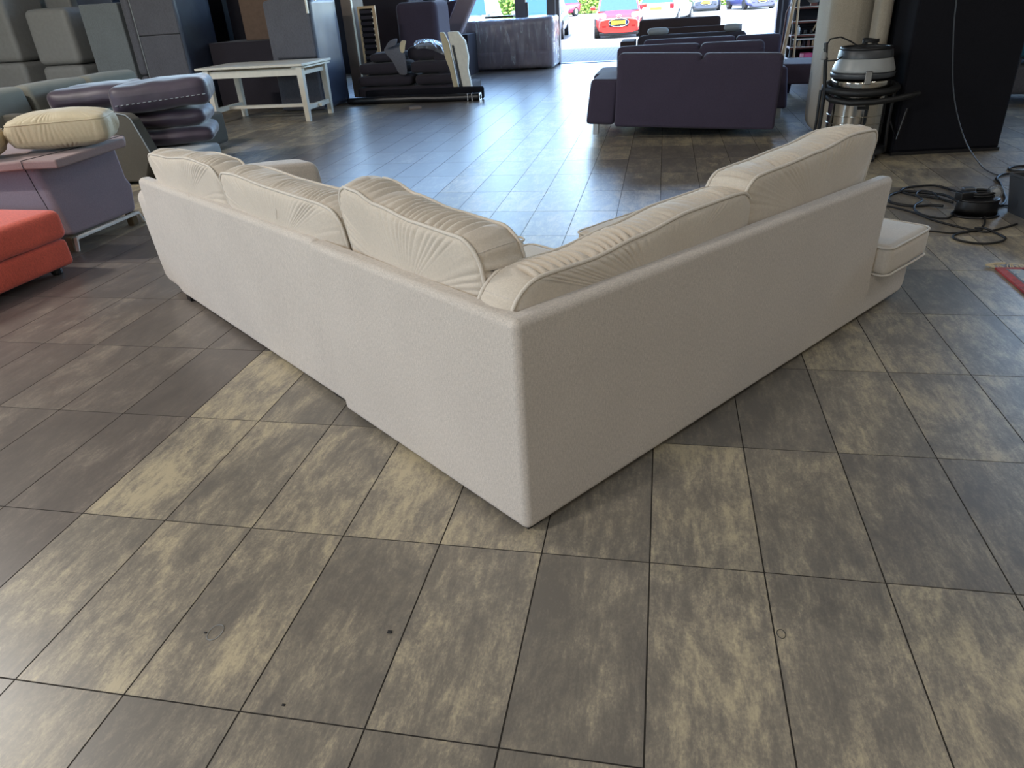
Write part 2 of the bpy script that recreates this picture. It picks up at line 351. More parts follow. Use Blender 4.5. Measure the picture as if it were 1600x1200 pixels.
def cushion(a0, a1, z0, prof, b0, th, lean=.1, cr=.07, bulge=.02, wr=.006, seed=1, step=.0045, facewr=.5, endcr=None):
    """box cushion standing on its long side. a = length, b = depth (rear b0 .. b0+th), z from z0 to prof(a).
    returns (body MB, [rear piping pts, front piping pts]) in (a,b,z)"""
    W = a1 - a0; pts = []
    zt = lambda a: interp(prof, a)
    Hn = zt((a0 + a1) / 2) - z0
    def arc(cx, cz, t0, n):
        for i in range(n): t = t0 + (pi / 2) * i / n; pts.append((cx + cr * cos(t), cz + cr * sin(t)))
    def line(p, q):
        n = max(2, int(sqrt((p[0] - q[0]) ** 2 + (p[1] - q[1]) ** 2) / step))
        for i in range(n): pts.append((p[0] + (q[0] - p[0]) * i / n, p[1] + (q[1] - p[1]) * i / n))
    na = 10
    arc(W - cr, Hn - cr, 0, na); line((W - cr, Hn), (cr, Hn)); idx2 = len(pts) + na // 2 + 1; arc(cr, Hn - cr, pi / 2, na); line((0, Hn - cr), (0, cr))
    arc(cr, cr, pi, na); line((cr, 0), (W - cr, 0)); arc(W - cr, cr, 1.5 * pi, na); line((W, cr), (W, Hn - cr))
    n = len(pts); cxm, czm = W / 2, Hn / 2
    s = [0]
    for i in range(1, n): s.append(s[-1] + sqrt((pts[i][0] - pts[i - 1][0]) ** 2 + (pts[i][1] - pts[i - 1][1]) ** 2))
    nrm = []
    for i in range(n):
        p, q = pts[i - 1], pts[(i + 1) % n]; d = (q[0] - p[0], q[1] - p[1]); l = sqrt(d[0] ** 2 + d[1] ** 2) or 1
        nrm.append((d[1] / l, -d[0] / l))
    def place(x, z, b):
        a = a0 + x; t = z / Hn; top = zt(a); zz = z0 + t * (top - z0)
        return (a, b0 + b + lean * (top - zz) , zz)
    def wrk(i, wv):
        """gathered folds: rounded lobes with sharp creases between them, running across the gusset"""
        k = s[i]
        ph = k / .031 + 1.1 * noise.noise((k * 9, wv * .8, seed * 2.7)) + .9 * wv * noise.noise((k * 3, seed * 1.3, 4))
        v = abs(sin(pi * ph)) ** .75
        am = max(.12, .55 + 1.3 * noise.noise((k * 6.5, wv * .7, seed * 4.1)) + .35 * noise.noise((k * 40, 0, seed)))
        return (v - .6) * min(1, am) + .6
    mb = MB(); rows = []
    def ring(fn):
        k = len(mb.v)
        for i in range(n): mb.v.append(fn(i))
        rows.append(k)
    fr = [0.0, .12, .25, .4, .55, .7, .8, .87, .92, .955, .98]
    # rear face rings, centre -> edge
    def face(rho, sign, base):
        def g(i):
            x = cxm + (pts[i][0] - cxm) * rho; z = czm + (pts[i][1] - czm) * rho
            u = abs(x - cxm) / cxm; v = abs(z - czm) / czm
            bl = bulge * (1 - u ** 3) * (1 - v ** 3)
            edge = rho ** 6 * (1 - rho ** 30)
            far = (1 - rho) * min(cxm, czm)
            wv = wrk(i, base) * wr * facewr * math.exp(-far / .05) * (1 - rho ** 40)
            wb = noise.noise((x * 7, z * 4, seed * 5 + base)) * .006 * (1 - rho ** 8)
            return place(x, z, base * th + sign * (bl + .010 * (1 - rho ** 14) + wv + wb))
        return g
    for rho in fr[1:]: ring(face(rho, -1, 0))
    for wv in (0, .06, .15, .3, .45, .6, .75, .87, .95, 1.0):
        e = sin(pi * wv) ** .6 if 0 < wv < 1 else 0
        ring(lambda i: place(pts[i][0] + nrm[i][0] * (e * .012 + (wrk(i, wv) - .6) * wr * e * 1.5), pts[i][1] + nrm[i][1] * (e * .012 + (wrk(i, wv) - .6) * wr * e * 1.5), wv * th))
    for rho in reversed(fr[1:]): ring(face(rho, 1, 1))
    for r0, r1 in zip(rows, rows[1:]):
        for i in range(n): j = (i + 1) % n; mb.f.append((r0 + i, r0 + j, r1 + j, r1 + i))
    c = len(mb.v); mb.v.append(place(cxm, czm, -bulge - .01)); mb.v.append(place(cxm, czm, th + bulge + .01))
    for i in range(n):
        j = (i + 1) % n; mb.f.append((c, rows[0] + j, rows[0] + i)); mb.f.append((c + 1, rows[-1] + i, rows[-1] + j))
    g0 = len(fr) - 1; seams = []
    for ix in (na // 2, idx2):
        seams.append([mb.v[rows[g0 + q] + ix] for q in range(10)])
    pip = []
    for wv in (0, 1):
        sg = -1 if wv == 0 else 1
        pip.append([place(pts[i][0] + nrm[i][0] * .003, pts[i][1] + nrm[i][1] * .003, wv * th + sg * .002) for i in range(0, n, 2)])
    return mb, pip, seams
def mapped(mb, fn): mb.v = [tuple(fn(*v)) for v in mb.v]; return mb

# ------------------------------------------------------------------ room shell
XL, XR, YB, YF, ZC = -11.0, 9.0, -6.0, 16.9, 5.4
struct('ceiling', MB().box(XL - .2, YB - .2, ZC, XR + .2, YF + .25, ZC + .4), ceil_m)
def holed(ax, c0, c1, u0, u1, hole):
    m = MB(); a0, a1, z0, z1 = hole
    for (p, q, r_, t_) in ((u0, a0, 0, ZC), (a1, u1, 0, ZC), (a0, a1, 0, z0), (a0, a1, z1, ZC)):
        m.box(c0, p, r_, c1, q, t_) if ax == 'x' else m.box(p, c0, r_, q, c1, t_)
    return m
struct('wall_left', holed('x', XL - .2, XL, YB, YF, WL), wall_m)
struct('wall_right', holed('x', XR, XR + .2, YB, YF, WR), wall_m)
struct('wall_back', holed('y', YB - .2, YB, XL, XR, WB), wall_m)
# shopfront wall: solid wings, header, columns
mb = MB().box(XL, YF, 0, -3.66, YF + .2, 1.7).box(XL, YF, 5.0, -3.66, YF + .2, ZC).box(4.25, YF, 0, XR, YF + .2, ZC).box(-3.66, YF, 5.0, 4.25, YF + .2, ZC)
struct('wall_front', mb, wall_dark)
def window(n, fn):
    f = MB(); fn(f); o = struct('window_%d' % n, f, alu_dark); return o
def plain_window(n, ax, c, hole):
    a0, a1, z0, z1 = hole; mid = (a0 + a1) / 2
    B = (lambda m, p, q, r_, t_, d0=c - .05, d1=c + .05: m.box(d0, p, r_, d1, q, t_)) if ax == 'x' else (lambda m, p, q, r_, t_, d0=c - .05, d1=c + .05: m.box(p, d0, r_, q, d1, t_))
    w_ = window(n, lambda f: [B(f, *k) for k in ((a0, a0 + .08, z0, z1), (a1 - .08, a1, z0, z1), (mid - .04, mid + .04, z0, z1), (a0 + .08, a1 - .08, z0, z0 + .08), (a0 + .08, a1 - .08, z1 - .08, z1))])
    for p, q in ((a0 + .08, mid - .04), (mid + .04, a1 - .08)):
        m = MB(); B(m, p, q, z0 + .08, z1 - .08, c - .005, c + .005); part('window_pane', m, glass, w_, False)
plain_window(1, 'x', XL - .1, WL); plain_window(2, 'y', YB - .1, WB); plain_window(5, 'x', XR + .1, WR)  # the right window is added for bluish sky light on tops and floor
# shopfront glazing left of the open door: pale corner column, dark mullions, panes
w3 = window(3, lambda f: f.box(-1.84, YF - .02, 0, -1.60, YF + .14, 5.0).box(-3.42, YF, 0, -3.36, YF + .12, 5.0).box(-3.36, YF + .02, 0, -.98, YF + .12, .10).box(-3.36, YF + .02, 4.9, -.98, YF + .12, 5.0).box(-1.60, YF + .03, .96, -1.55, YF + .10, 1.30).box(-1.12, YF, 0, -1.04, YF + .12, 5.0))
part('corner_post', rbox(-3.68, YF - .03, 0, -3.42, YF + .16, 5.0, .01, 1), alu_light, w3, False)
part('window_pane', MB().box(-3.36, YF + .06, .1, -1.84, YF + .075, 4.9), glass, w3, False)
part('window_pane', MB().box(-1.60, YF + .06, .1, -1.12, YF + .075, 4.9), glass, w3, False)
w4 = window(4, lambda f: [f.box(x, YF, 1.7, x + .07, YF + .12, 5.0) for x in (-11.0, -9.2, -7.35, -5.5, -3.74)] + [f.box(-10.93, YF, 1.7, -3.74, YF + .12, 1.78), f.box(-10.93, YF, 4.92, -3.74, YF + .12, 5.0)])
for x in (-10.93, -9.13, -7.28, -5.43): part('window_pane', MB().box(x, YF + .05, 1.78, x + (1.73 if x < -10 else 1.78 if x < -6 else 1.69), YF + .06, 4.92), glass, w4, False)
d1 = struct('door_1', MB().box(-1.04, YF - .06, 0, -.83, YF + .16, 5.0).box(3.82, YF - .06, 0, 4.06, YF + .16, 5.0).box(-.83, YF - .06, 4.85, 3.82, YF + .16, 5.0), alu_dark)
part('sliding_track', MB().box(-.93, YF - .08, 0, -.90, YF - .06, 4.9).box(3.9, YF - .08, 0, 3.93, YF - .06, 4.9), alu_light, d1, False)
part('folded_door_leaf', rbox(4.02, YF - 1.5, .02, 4.10, YF - .1, 3.4, .01, 1), alu_dark, d1, False)
struct('trim_1', MB().box(-.83, YF - .02, -.004, 3.82, YF + .2, .012), alu_light)

# ------------------------------------------------------------------ floor: every visible tile a piece
floor = struct('floor', MB().box(XL, YB, -.1, XR, YF + .1, -.0012), grout_m)
def pxl(x, y, z=0):
    d = Vector((x, y, z)) - CAM; q = d.dot(fw)
    if q < .05: return None
    return 800 + F * d.dot(R2) / q, 600 - F * d.dot(U2) / q, q
G = .0021
def tile_geo(mb, x, y, w_, l_): mb.box(x + G, y + G, -.008, x + w_ - G, y + l_ - G, 0)
ta = MB(); tile_geo(ta, 0, 0, S, 2 * S)
me_a = mesh_from('tile', ta.v, ta.f, tile_a); me_b = mesh_from('dark_tile', ta.v, ta.f, tile_b)
SO = Vector((1.163, .661, 0)); STH = radians(52.64)
E1 = Vector((cos(STH), sin(STH), 0)); E2 = Vector((-E1.y, E1.x, 0))
cells = []
c0, c1 = int(XL / S) - 1, int(XR / S) + 1
for c in range(c0, c1):
    for r in range(int(YB / (2 * S)) - 1, int(YF / (2 * S)) + 1):
        x, y = c * S, r * 2 * S
        if x < XL or x + S > XR or y < YB or y + 2 * S > YF + .2: continue
        vis = 0; area = 0
        P = [pxl(x + a * S / 2, y + b * S) for a in (0, 1, 2) for b in (0, 1, 2)]
        if all(P):
            inn = 0
            for k, p in enumerate(P):
                if -5 < p[0] < 1605 and -2 < p[1] < 1205:
                    q = Vector((x + (k // 3) * S / 2, y + (k % 3) * S, 0)) - SO; u, v = q.dot(E1), q.dot(E2)
                    hid = (0 < u < 2.5 and 0 < v < .9) or (0 < u < .9 and 0 < v < 2.95)
                    if not hid: inn += 1
            if inn:
                ps = [P[0], P[2], P[8], P[6]]
                area = abs(sum(ps[i][0] * ps[(i + 1) % 4][1] - ps[(i + 1) % 4][0] * ps[i][1] for i in range(4))) / 2 * inn / 9
        cells.append((area, c, r))
cells.sort(reverse=True)
rest_a, rest_b = MB(), MB()
for k, (area, c, r) in enumerate(cells):
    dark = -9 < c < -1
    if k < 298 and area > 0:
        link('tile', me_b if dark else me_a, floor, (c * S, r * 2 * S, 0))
    else: tile_geo(rest_b if dark else rest_a, c * S, r * 2 * S, S, 2 * S)
tag(part('far_tiles', rest_a, tile_a, floor, False), kind='stuff')
tag(part('far_dark_tiles', rest_b, tile_b, floor, False), kind='stuff')
# ------------------------------------------------------------------ the beige corner sofa
sofa = thing('corner_sofa', 'large beige woven corner sofa seen from behind, in the middle of the tiled floor', 'sofa', tuple(SO), STH)
T = .072
Rr = [(0, .022), (2.50, .022), (2.535, .055), (2.545, .20), (2.13, .212), (2.165, .645), (0, .69)]
Ri = [(T, .022), (2.50, .022), (2.535, .055), (2.545, .20), (2.13, .212), (2.165, .642), (T, .687)]
mb = MB(); n = len(Rr)
vs = [(x, 0, z) for x, z in Rr] + [(x, T, z) for x, z in Ri]
L0 = [(1.045, .022), (1.10, .685)]
vs += [(0, L0[0][0], .022), (0, L0[1][0], .685), (T, L0[0][0], .022), (T, L0[1][0], .682)]
a, b, c, d = 14, 15, 16, 17
fs = [tuple(range(7)), tuple(range(13, 6, -1))]
fs += [(0, a, b, 6), (7, 13, d, c), (a, c, d, b)]
fs += [(6, 5, 12, 13), (6, 13, d, b), (0, 1, 8, 7), (0, 7, c, a)]
fs += [(1, 2, 9, 8), (2, 3, 10, 9), (3, 4, 11, 10), (4, 5, 12, 11)]
mb.add(vs, fs).bevel(.034, 5, 20)
part('corner_backrest', mb, beige, sofa)
poly = [(1.062, .022), (2.90, .022), (2.975, .05), (3.055, .18), (3.095, .40), (3.155, .60), (3.14, .645), (1.118, .678)]
mb = MB().prism(poly, lambda u, v, q: (q, u, v), .026, .026 + T).bevel(.034, 5, 20)
part('long_backrest', mb, beige, sofa)
# piping-free fine seams: recessed dark line between modules is a real 7 mm gap; rear seams as thin raised cords
sm = MB().tube([(.0365, 2.365, .665), (.0268, 2.36, .60), (.0268, 2.34, .45), (.0268, 2.32, .12)], .0012, 5)
part('seam', sm, beige_c, sofa)
part('seam', MB().tube([(.0065, .0125, .60), (.006, .0125, .5), (.006, .0125, .3), (.006, .0125, .06)], .0012, 5), beige, sofa)
part('seam', MB().tube([(.93, .0009, .62), (.935, .0009, .4), (.93, .0009, .3)], .0011, 5), beige, sofa)
# arm at the far left end
def arm_fn(x, y, z):
    t = min(1, max(0, (z + .27) / .54))
    return (x, y - (1 - t) ** 1.5 * .09 - max(0, .12 - t) * .5 + .03 * t, z + (.03 * (1 - (x / .53) ** 2) if t > .8 else 0))
part('arm', mapped(pad(.525, .135, .265, .055, 14, .008), arm_fn), beige, sofa, loc=(.555, 3.155, .29))
# seat platforms
part('seat_base', rbox(.14, T, .03, 1.00, 2.95, .24, .02), beige, sofa)
part('seat_base', rbox(1.00, T, .03, 2.125, 1.02, .24, .02), beige, sofa)
part('seat_base', rbox(2.125, T - .01, .024, 2.54, 1.02, .20, .03), beige, sofa)
def seat_cushion(name, x0, y0, x1, y1, z0, z1, seed, lump=.006):
    cx, cy = (x0 + x1) / 2, (y0 + y1) / 2; hz = (z1 - z0) / 2
    o = part(name, pad((x1 - x0) / 2, (y1 - y0) / 2, hz, .035, 18, .018, lump, seed), beige_c, sofa, loc=(cx, cy, z0 + hz))
    def loop(z):
        pts = []; hx, hy, r = (x1 - x0) / 2 + .001, (y1 - y0) / 2 + .001, .04
        for qx, qy, t0 in ((hx - r, hy - r, 0), (-hx + r, hy - r, pi / 2), (-hx + r, -hy + r, pi), (hx - r, -hy + r, 1.5 * pi)):
            for i in range(6): t = t0 + pi / 2 * i / 5; pts.append((qx + r * cos(t), qy + r * sin(t), z))
        out = []
        for i, p in enumerate(pts):
            q = pts[(i + 1) % len(pts)]; m = 10 if i % 6 == 5 else 1
            for k in range(m):
                w_ = [p[j] + (q[j] - p[j]) * k / m for j in range(3)]
                out.append((w_[0], w_[1], w_[2] + .004 * noise.noise((w_[0] * 6, w_[1] * 6, seed))))
        return out
    for z in (hz - .008, -hz + .008): part('piping', MB().tube(loop(z), .0052, 6, True), piping_m, o)
seat_cushion('seat_cushion', .20, 2.02, 1.03, 2.94, .25, .45, 1)
seat_cushion('seat_cushion', .20, 1.08, 1.03, 2.00, .25, .45, 2)
seat_cushion('seat_cushion', .24, .24, 1.00, 1.03, .25, .45, 3)
seat_cushion('seat_cushion', 1.24, .24, 2.10, .985, .25, .45, 4)
seat_cushion('seat_cushion', 2.145, -.055, 2.575, 1.04, .205, .345, 5, .003)
for (x, y) in ((.06, .06), (1.2, .06), (2.42, .08), (.06, 2.84), (.08, 1.2), (.92, 2.86), (.92, 1.1), (2.42, .9)):
    part('foot', MB().box(x - .03, y - .03, -.0, x + .03, y + .03, .035), black_p, sofa, False)
def back_cushion(a0, a1, z0, prof, b0, th, wing, seed, **k):
    prof = [(a, z - .004) for a, z in prof]
    mb, pips, sms = cushion(a0, a1, z0, prof, b0, th, seed=seed, **k)
    fn = (lambda a, b, z: (a, b, z)) if wing == 'R' else (lambda a, b, z: (b, a, z))
    o = part('back_cushion', mapped(mb, fn), beige_c, sofa, wn=False)
    for pl in pips: part('piping', MB().tube([fn(*p) for p in pl], .0058, 6, True), piping_m, o, wn=False)
    for sl in sms: part('seam', MB().tube([fn(*p) for p in sl], .0013, 5), beige, o, wn=False)
    return o
ca = back_cushion(1.995, 2.97, .38, [(1.995, .805), (2.1, .825), (2.3, .83), (2.7, .80), (2.97, .79)], .066, .14, 'L', 11, lean=.15, cr=.07, wr=.021)
cb = back_cushion(.955, 1.985, .38, [(.955, .80), (1.1, .81), (1.5, .81), (1.8, .82), (1.985, .81)], .066, .15, 'L', 12, lean=.15, cr=.06, wr=.021)
cc = back_cushion(.212, .935, .38, [(.18, .83), (.3, .84), (.5, .845), (.7, .865), (.82, .89), (.935, .90)], .066, .15, 'L', 13, lean=.13, cr=.075, wr=.024)
cD = back_cushion(.05, 1.17, .38, [(.05, .745), (.16, .755), (.35, .75), (.55, .765), (.8, .785), (1.0, .785), (1.17, .78)], .066, .13, 'R', 14, lean=.13, cr=.09, wr=.021)
ce = back_cushion(1.12, 2.08, .38, [(1.12, .82), (1.3, .825), (1.6, .835), (1.85, .855), (2.08, .845)], .066, .15, 'R', 15, lean=.15, cr=.06, wr=.021)
part('seam', MB().tube([(.060, 1.42, .79), (.051, 1.42, .75), (.045, 1.42, .70)], .0015, 5), piping_m, cb)
# ------------------------------------------------------------------ white extending table
t = thing('extending_table', 'white wooden extending table in front of the upended sofas', 'table', (-4.22, 9.56, 0))
part('tabletop', MB().box(-.86, -.47, .735, .80, .53, .765).bevel(.004, 1), white_w, t, False)
part('extension_leaf', MB().box(.60, -.42, .708, .815, .44, .728), white_w, t, False)
ap = MB().box(-.70, -.40, .615, .70, -.375, .705).box(-.70, .375, .615, .70, .40, .705).box(-.735, -.36, .615, -.71, .36, .705).box(.71, -.36, .615, .735, .36, .665)
part('apron', ap, white_w, t, False)
for sx in (-1, 1):
    for sy in (-1, 1):
        x, y = sx * .725, sy * .39
        lm = MB().hexa([(x - .034, y - .034, 0), (x + .034, y - .034, 0), (x + .034, y + .034, 0), (x - .034, y + .034, 0)], [(x - .045, y - .045, .73), (x + .045, y - .045, .73), (x + .045, y + .045, .73), (x - .045, y + .045, .73)]).bevel(.004, 1)
        part('leg', lm, white_w, t, False)
    part('stretcher', MB().box(sx * .725 - .02, -.355, .15, sx * .725 + .02, .355, .215), white_w, t, False)
part('stretcher', MB().box(-.80, -.045, .158, .80, .045, .198), white_w, t, False)

# ------------------------------------------------------------------ upended sofas along the left side
def upended(name, label, cat, x0, y0, x1, y1, h, mat, group=None, r=.05, seams=(), lump=.006, lining_side=None, base=0, capz=None, extra=None):
    cx, cy = (x0 + x1) / 2, (y0 + y1) / 2
    o = thing(name, label, cat, (cx, cy, 0), 0, group)
    hx, hy = (x1 - x0) / 2, (y1 - y0) / 2
    zs = [base] + list(seams) + [h]
    for i, (a, b) in enumerate(zip(zs, zs[1:])):
        ins = 0 if i == len(zs) - 2 else -.0
        part('upholstered_section' if len(zs) > 2 else 'body', pad(hx, hy, (b - a) / 2 - .002, r, 12, .004, lump, i + x0), mat, o, loc=(0, 0, (a + b) / 2))
    if lining_side:
        def wav(x, y, z): return (x + .012 * noise.noise((y * 4, z * 3, x0)) , y, z)
        m = MB(); ny, nz = 10, 24
        X = hx + .004
        vs = [wav(X + .010, -hy + .02 + (2 * hy - .04) * j / ny, base + .04 + (h - base - .06) * k / nz) for j in range(ny + 1) for k in range(nz + 1)]
        vs += [(X - .012, v[1], v[2]) for v in vs]
        nn = (ny + 1) * (nz + 1); fs = []
        for j in range(ny):
            for k in range(nz):
                a = j * (nz + 1) + k; q = (a, a + nz + 1, a + nz + 2, a + 1); fs += [q, tuple(i + nn for i in reversed(q))]
        rim = [j * (nz + 1) for j in range(ny + 1)] + [ny * (nz + 1) + k for k in range(1, nz + 1)] + [j * (nz + 1) + nz for j in range(ny - 1, -1, -1)] + [k for k in range(nz - 1, 0, -1)]
        fs += [(rim[i], rim[(i + 1) % len(rim)], rim[(i + 1) % len(rim)] + nn, rim[i] + nn) for i in range(len(rim))]
        m.add(vs, fs); part('underside_lining', m, lining_side, o, True, wn=False)
    return o
upended('upended_sofa', 'tall taupe velour sofa stood on end, leftmost at the picture edge', 'sofa', -10.3, 10.3, -9.02, 11.2, 2.15, grey_vinyl, seams=(.92,), r=.09)
upended('upended_sofa', 'low grey velour sofa section on end with rounded right edge, second from left', 'sofa', -8.72, 10.32, -7.92, 11.1, 1.68, grey_vinyl, seams=(.84,), r=.10)
upended('upended_mattress', 'pale grey slab on end behind the low grey velour sofa section', 'mattress', -9.25, 11.35, -8.62, 12.3, 2.3, grey_vinyl)
upended('upended_sofa', 'blue-grey shiny sofa on end between two grey upended sofas', 'sofa', -8.45, 11.3, -7.75, 12.3, 2.2, film, r=.03)
upended('upended_sofa', 'grey felt sofa section on end with a square notch in its top edge', 'sofa', -7.63, 10.3, -6.93, 11.2, 1.69, grey_cloth, r=.02)
upended('upended_sofa', 'black-backed sofa on end behind the notched grey felt section', 'sofa', -8.2, 12.6, -6.5, 13.4, 2.3, lining, r=.02)
o = upended('upended_bolster', 'narrow rounded grey bolster on end beside the widest grey felt sofa', 'armrest', -6.88, 10.28, -6.715, 11.1, 2.2, grey_cloth2, seams=(.62,), r=.07)
o = upended('upended_sofa', 'grey felt sofa on end with a wrinkled shiny black underside, behind the plum cushions', 'sofa', -6.70, 10.30, -5.97, 11.30, 2.25, grey_cloth2, seams=(1.2,), r=.02, lining_side=film)
part('edge_piping', MB().tube([(-.365, -.502, .02), (-.365, -.502, 2.2)], .008, 6), pale_base, o)
def carton(name, label, x0, y0, z0, x1, y1, z1, mat, cat='box', flap=True):
    o = thing(name, label, cat, ((x0 + x1) / 2, (y0 + y1) / 2, z0)); hx, hy, h = (x1 - x0) / 2, (y1 - y0) / 2, z1 - z0
    part('body', MB().box(-hx, -hy, 0, hx, hy, h).bevel(.006, 1), mat, o, False)
    if flap: part('flap', MB().box(-hx + .003, -hy + .003, h + .0005, hx - .003, -.004, h + .006), mat, o, False); part('flap', MB().box(-hx + .003, .004, h + .0005, hx - .003, hy - .003, h + .006), mat, o, False)
    return o
carton('storage_chest', 'low black upholstered chest standing behind the white table', -5.92, 10.95, 0, -4.66, 12.0, 1.02, dark_cloth, 'chest', False)
carton('cardboard_panel', 'upright brown cardboard-coloured slab on the black chest', -5.42, 11.3, 1.024, -4.62, 11.9, 2.3, box_m, 'box', False)
upended('upended_sofa', 'black sofa on end in the gap left of the brown slab', 'sofa', -6.25, 12.3, -5.45, 13.2, 2.3, dark_cloth, r=.06)
o = upended('upended_armchair', 'dark grey felt armchair on end with rounded left edge behind the white table', 'armchair', -4.45, 10.3, -3.74, 11.3, 1.58, grey_cloth2, seams=(.76,), r=.05, lining_side=film)
part('side_roll', pad(.06, .45, .78, .055, 12), grey_cloth2, o, loc=(-.33, -.055, .79))
for k, (x, z) in enumerate(((.345, 1.46), (.40, 1.62))): part('white_leg_block', MB().box(x - .012, -.54 + .2 * k, z - .09, x + .012, -.50 + .2 * k, z + .11), white_w, o, False)
o = thing('board', 'tall grey-brown board leaning upright beside the dark grey upended armchair', 'board', (-3.79, 12.2, 0))
part('panel', MB().box(-.11, -.29, .0, .07, .29, 1.95).bevel(.01, 2), ply, o, False)
part('edge_strip', MB().box(.071, -.285, .02, .078, -.22, 1.94), white_w, o, False)  # white strip paints the lit right edge of the board
o = thing('slatted_bed_base', 'narrow pale wooden bed base standing on end beside the tall board', 'bed base', (-3.52, 12.1, 0), radians(6))
part('side_rail', MB().box(.10, -.03, .42, .15, .03, 1.42), wood, o, False)
part('side_rail', MB().box(-.16, -.03, .0, -.13, .03, 1.42), wood, o, False)
part('end_rail', MB().box(-.13, -.03, 1.38, .10, .03, 1.42), wood, o, False)
part('dark_gap_sheet', MB().box(-.13, .02, .42, .10, .03, 1.38), lining, o, False)  # dark sheet added to darken the gaps between the slats
for k in range(10):
    part('slat', MB().box(-.13, -.012, .50 + .09 * k, .085, .012, .55 + .09 * k), dark_cloth, o, False)
    part('slat_holder', MB().box(.085, -.036, .515 + .09 * k, .10, .0, .535 + .09 * k), white_w, o, False)
part('side_foot', MB().box(.10, -.03, .0, .15, .03, .415), wood, o, False)
upended('upended_sofa', 'dark aubergine sofa on end with a rounded top corner behind the grey cushion pile', 'sofa', -3.30, 12.9, -2.52, 13.8, 1.44, black_cloth, r=.11, group=None)
upended('upended_sofa', 'tall near-black sofa on end left of the pale corner column', 'sofa', -4.4, 13.9, -3.35, 14.9, 2.3, dark_cloth, r=.05)
def leaning(name, label, cat, pts0, pts1, mat, y0, y1, r=.03):
    o = thing(name, label, cat, (pts0[0][0], y0, 0)); ox = pts0[0][0]
    m = MB().hexa([(x - ox, 0, z) for x, z in pts0[:2]] + [(x - ox, y1 - y0, z) for x, z in pts0[1::-1]], [(x - ox, 0, z) for x, z in pts1] + [(x - ox, y1 - y0, z) for x, z in pts1[::-1]]).bevel(r, 3)
    part('padding', m, mat, o); return o
leaning('sofa_backrest', 'dark purple padded backrest leaning to the right behind the white panel', 'backrest', [(-3.42, .86), (-3.02, .86)], [(-3.0, 1.40), (-2.72, 1.44)], black_cloth, 15.2, 15.66, .05)
leaning('sofa_backrest', 'lighter purple padded slab leaning in front of the window', 'backrest', [(-3.02, .80), (-2.64, .80)], [(-2.48, 1.75), (-2.10, 1.75)], mauve, 14.9, 15.16, .05)
carton('storage_chest', 'small black chest holding the two leaning purple backrests', -3.5, 14.95, 0, -2.5, 15.72, .79, dark_cloth, 'chest', False)

# ------------------------------------------------------------------ pile of grey cushions on a low frame
bs = thing('low_sofa', 'low dark grey sofa seat under the pile of grey cushions', 'sofa', (-2.5, 11.6, 0))
part('body', pad(.98, .40, .09, .04, 12), dark_cloth, bs, loc=(-.05, 0, .125))
for x in (-.9, .8): part('foot', MB().box(x - .04, -.3, 0, x + .04, .3, .05), black_p, bs, False)
ar = thing('arm_slab', 'dark grey upholstered arm slab standing at the right of the grey cushion pile', 'armrest', (-1.98, 11.45, 0))
part('padding', mapped(pad(.13, .22, .36, .05, 12), lambda x, y, z: (x - .22 * z, y, z)), dark_cloth, ar, loc=(.0, 0, .37))
def soft(name, label, cat, c, half, mat, rz=0, r=.06, bulge=.03, lump=.015, seed=1, group=None, tilt=(0, 0), subs=None, n=16):
    o = link(name, None, None)if False else None
    m = pad(half[0], half[1], half[2], min(r, half[2] * .95), n, bulge, lump, seed)
    ob = m.build(name, mat, None, True, loc=c, rot=(tilt[0], tilt[1], rz), wn=False)
    tag(ob, label, cat, group)
    return ob
P_ = dict(bulge=.012, lump=.008, n=18)
soft('cushion', 'wide grey seat cushion, lowest on the left of the grey pile', 'cushion', (-3.02, 11.5, .31), (.47, .34, .075), dark_cloth, seed=2, **P_)
soft('cushion', 'grey seat cushion, lowest on the right of the grey pile', 'cushion', (-2.16, 11.48, .305), (.33, .34, .07), dark_cloth, seed=3, **P_)
soft('cushion', 'grey cushion second from the bottom on the left of the pile', 'cushion', (-3.05, 11.5, .495), (.40, .33, .08), dark_cloth, .03, seed=4, **P_)
soft('cushion', 'grey cushion in the middle of the pile under the draped jacket', 'cushion', (-2.22, 11.5, .49), (.33, .34, .085), dark_cloth, seed=5, **P_)
soft('cushion', 'grey cushion at the upper left of the pile', 'cushion', (-2.98, 11.55, .66), (.30, .30, .06), dark_cloth, .1, seed=6, **P_)
soft('cushion', 'big round-topped grey cushion crowning the pile on the right', 'cushion', (-2.28, 11.55, .70), (.33, .31, .10), dark_cloth, -.05, r=.09, seed=7, **P_)
def draped(o, name, pts, mat, th=.01, parent=None, seed=0):
    """cloth grid from rows of points"""
    rows, cols = len(pts), len(pts[0]); vs = []
    for r in pts:
        for p in r:
            p = Vector(p); vs.append(p + noise.noise_vector(p * 14 + Vector((seed, 0, 0))) * .012)
    fs = [(i * cols + j, i * cols + j + 1, (i + 1) * cols + j + 1, (i + 1) * cols + j) for i in range(rows - 1) for j in range(cols - 1)]
    ob = link(name, mesh_from(name, vs, fs, mat, True), parent)
    md = ob.modifiers.new('thick', 'SOLIDIFY'); md.thickness = th; md.offset = 0
    sb = ob.modifiers.new('smooth', 'SUBSURF'); sb.levels = 2; sb.render_levels = 2
    return ob
jk = thing('jacket', 'grey jacket with pale lining draped over the grey cushion pile', 'jacket', (-2.66, 11.2, .8))
draped(jk, 'jacket_body', [[(-.36, .16, .00), (-.26, .12, .05), (-.12, .12, .06), (.02, .14, .06)], [(-.34, .02, -.06), (-.22, -.04, .0), (-.08, -.06, .02), (.06, -.06, .02)], [(-.16, -.07, -.18), (-.10, -.09, -.16), (-.02, -.10, -.16), (.08, -.10, -.16)], [(-.08, -.09, -.40), (-.02, -.10, -.42), (.03, -.10, -.42), (.09, -.10, -.40)]], grey_cloth2, .02, jk, 1)
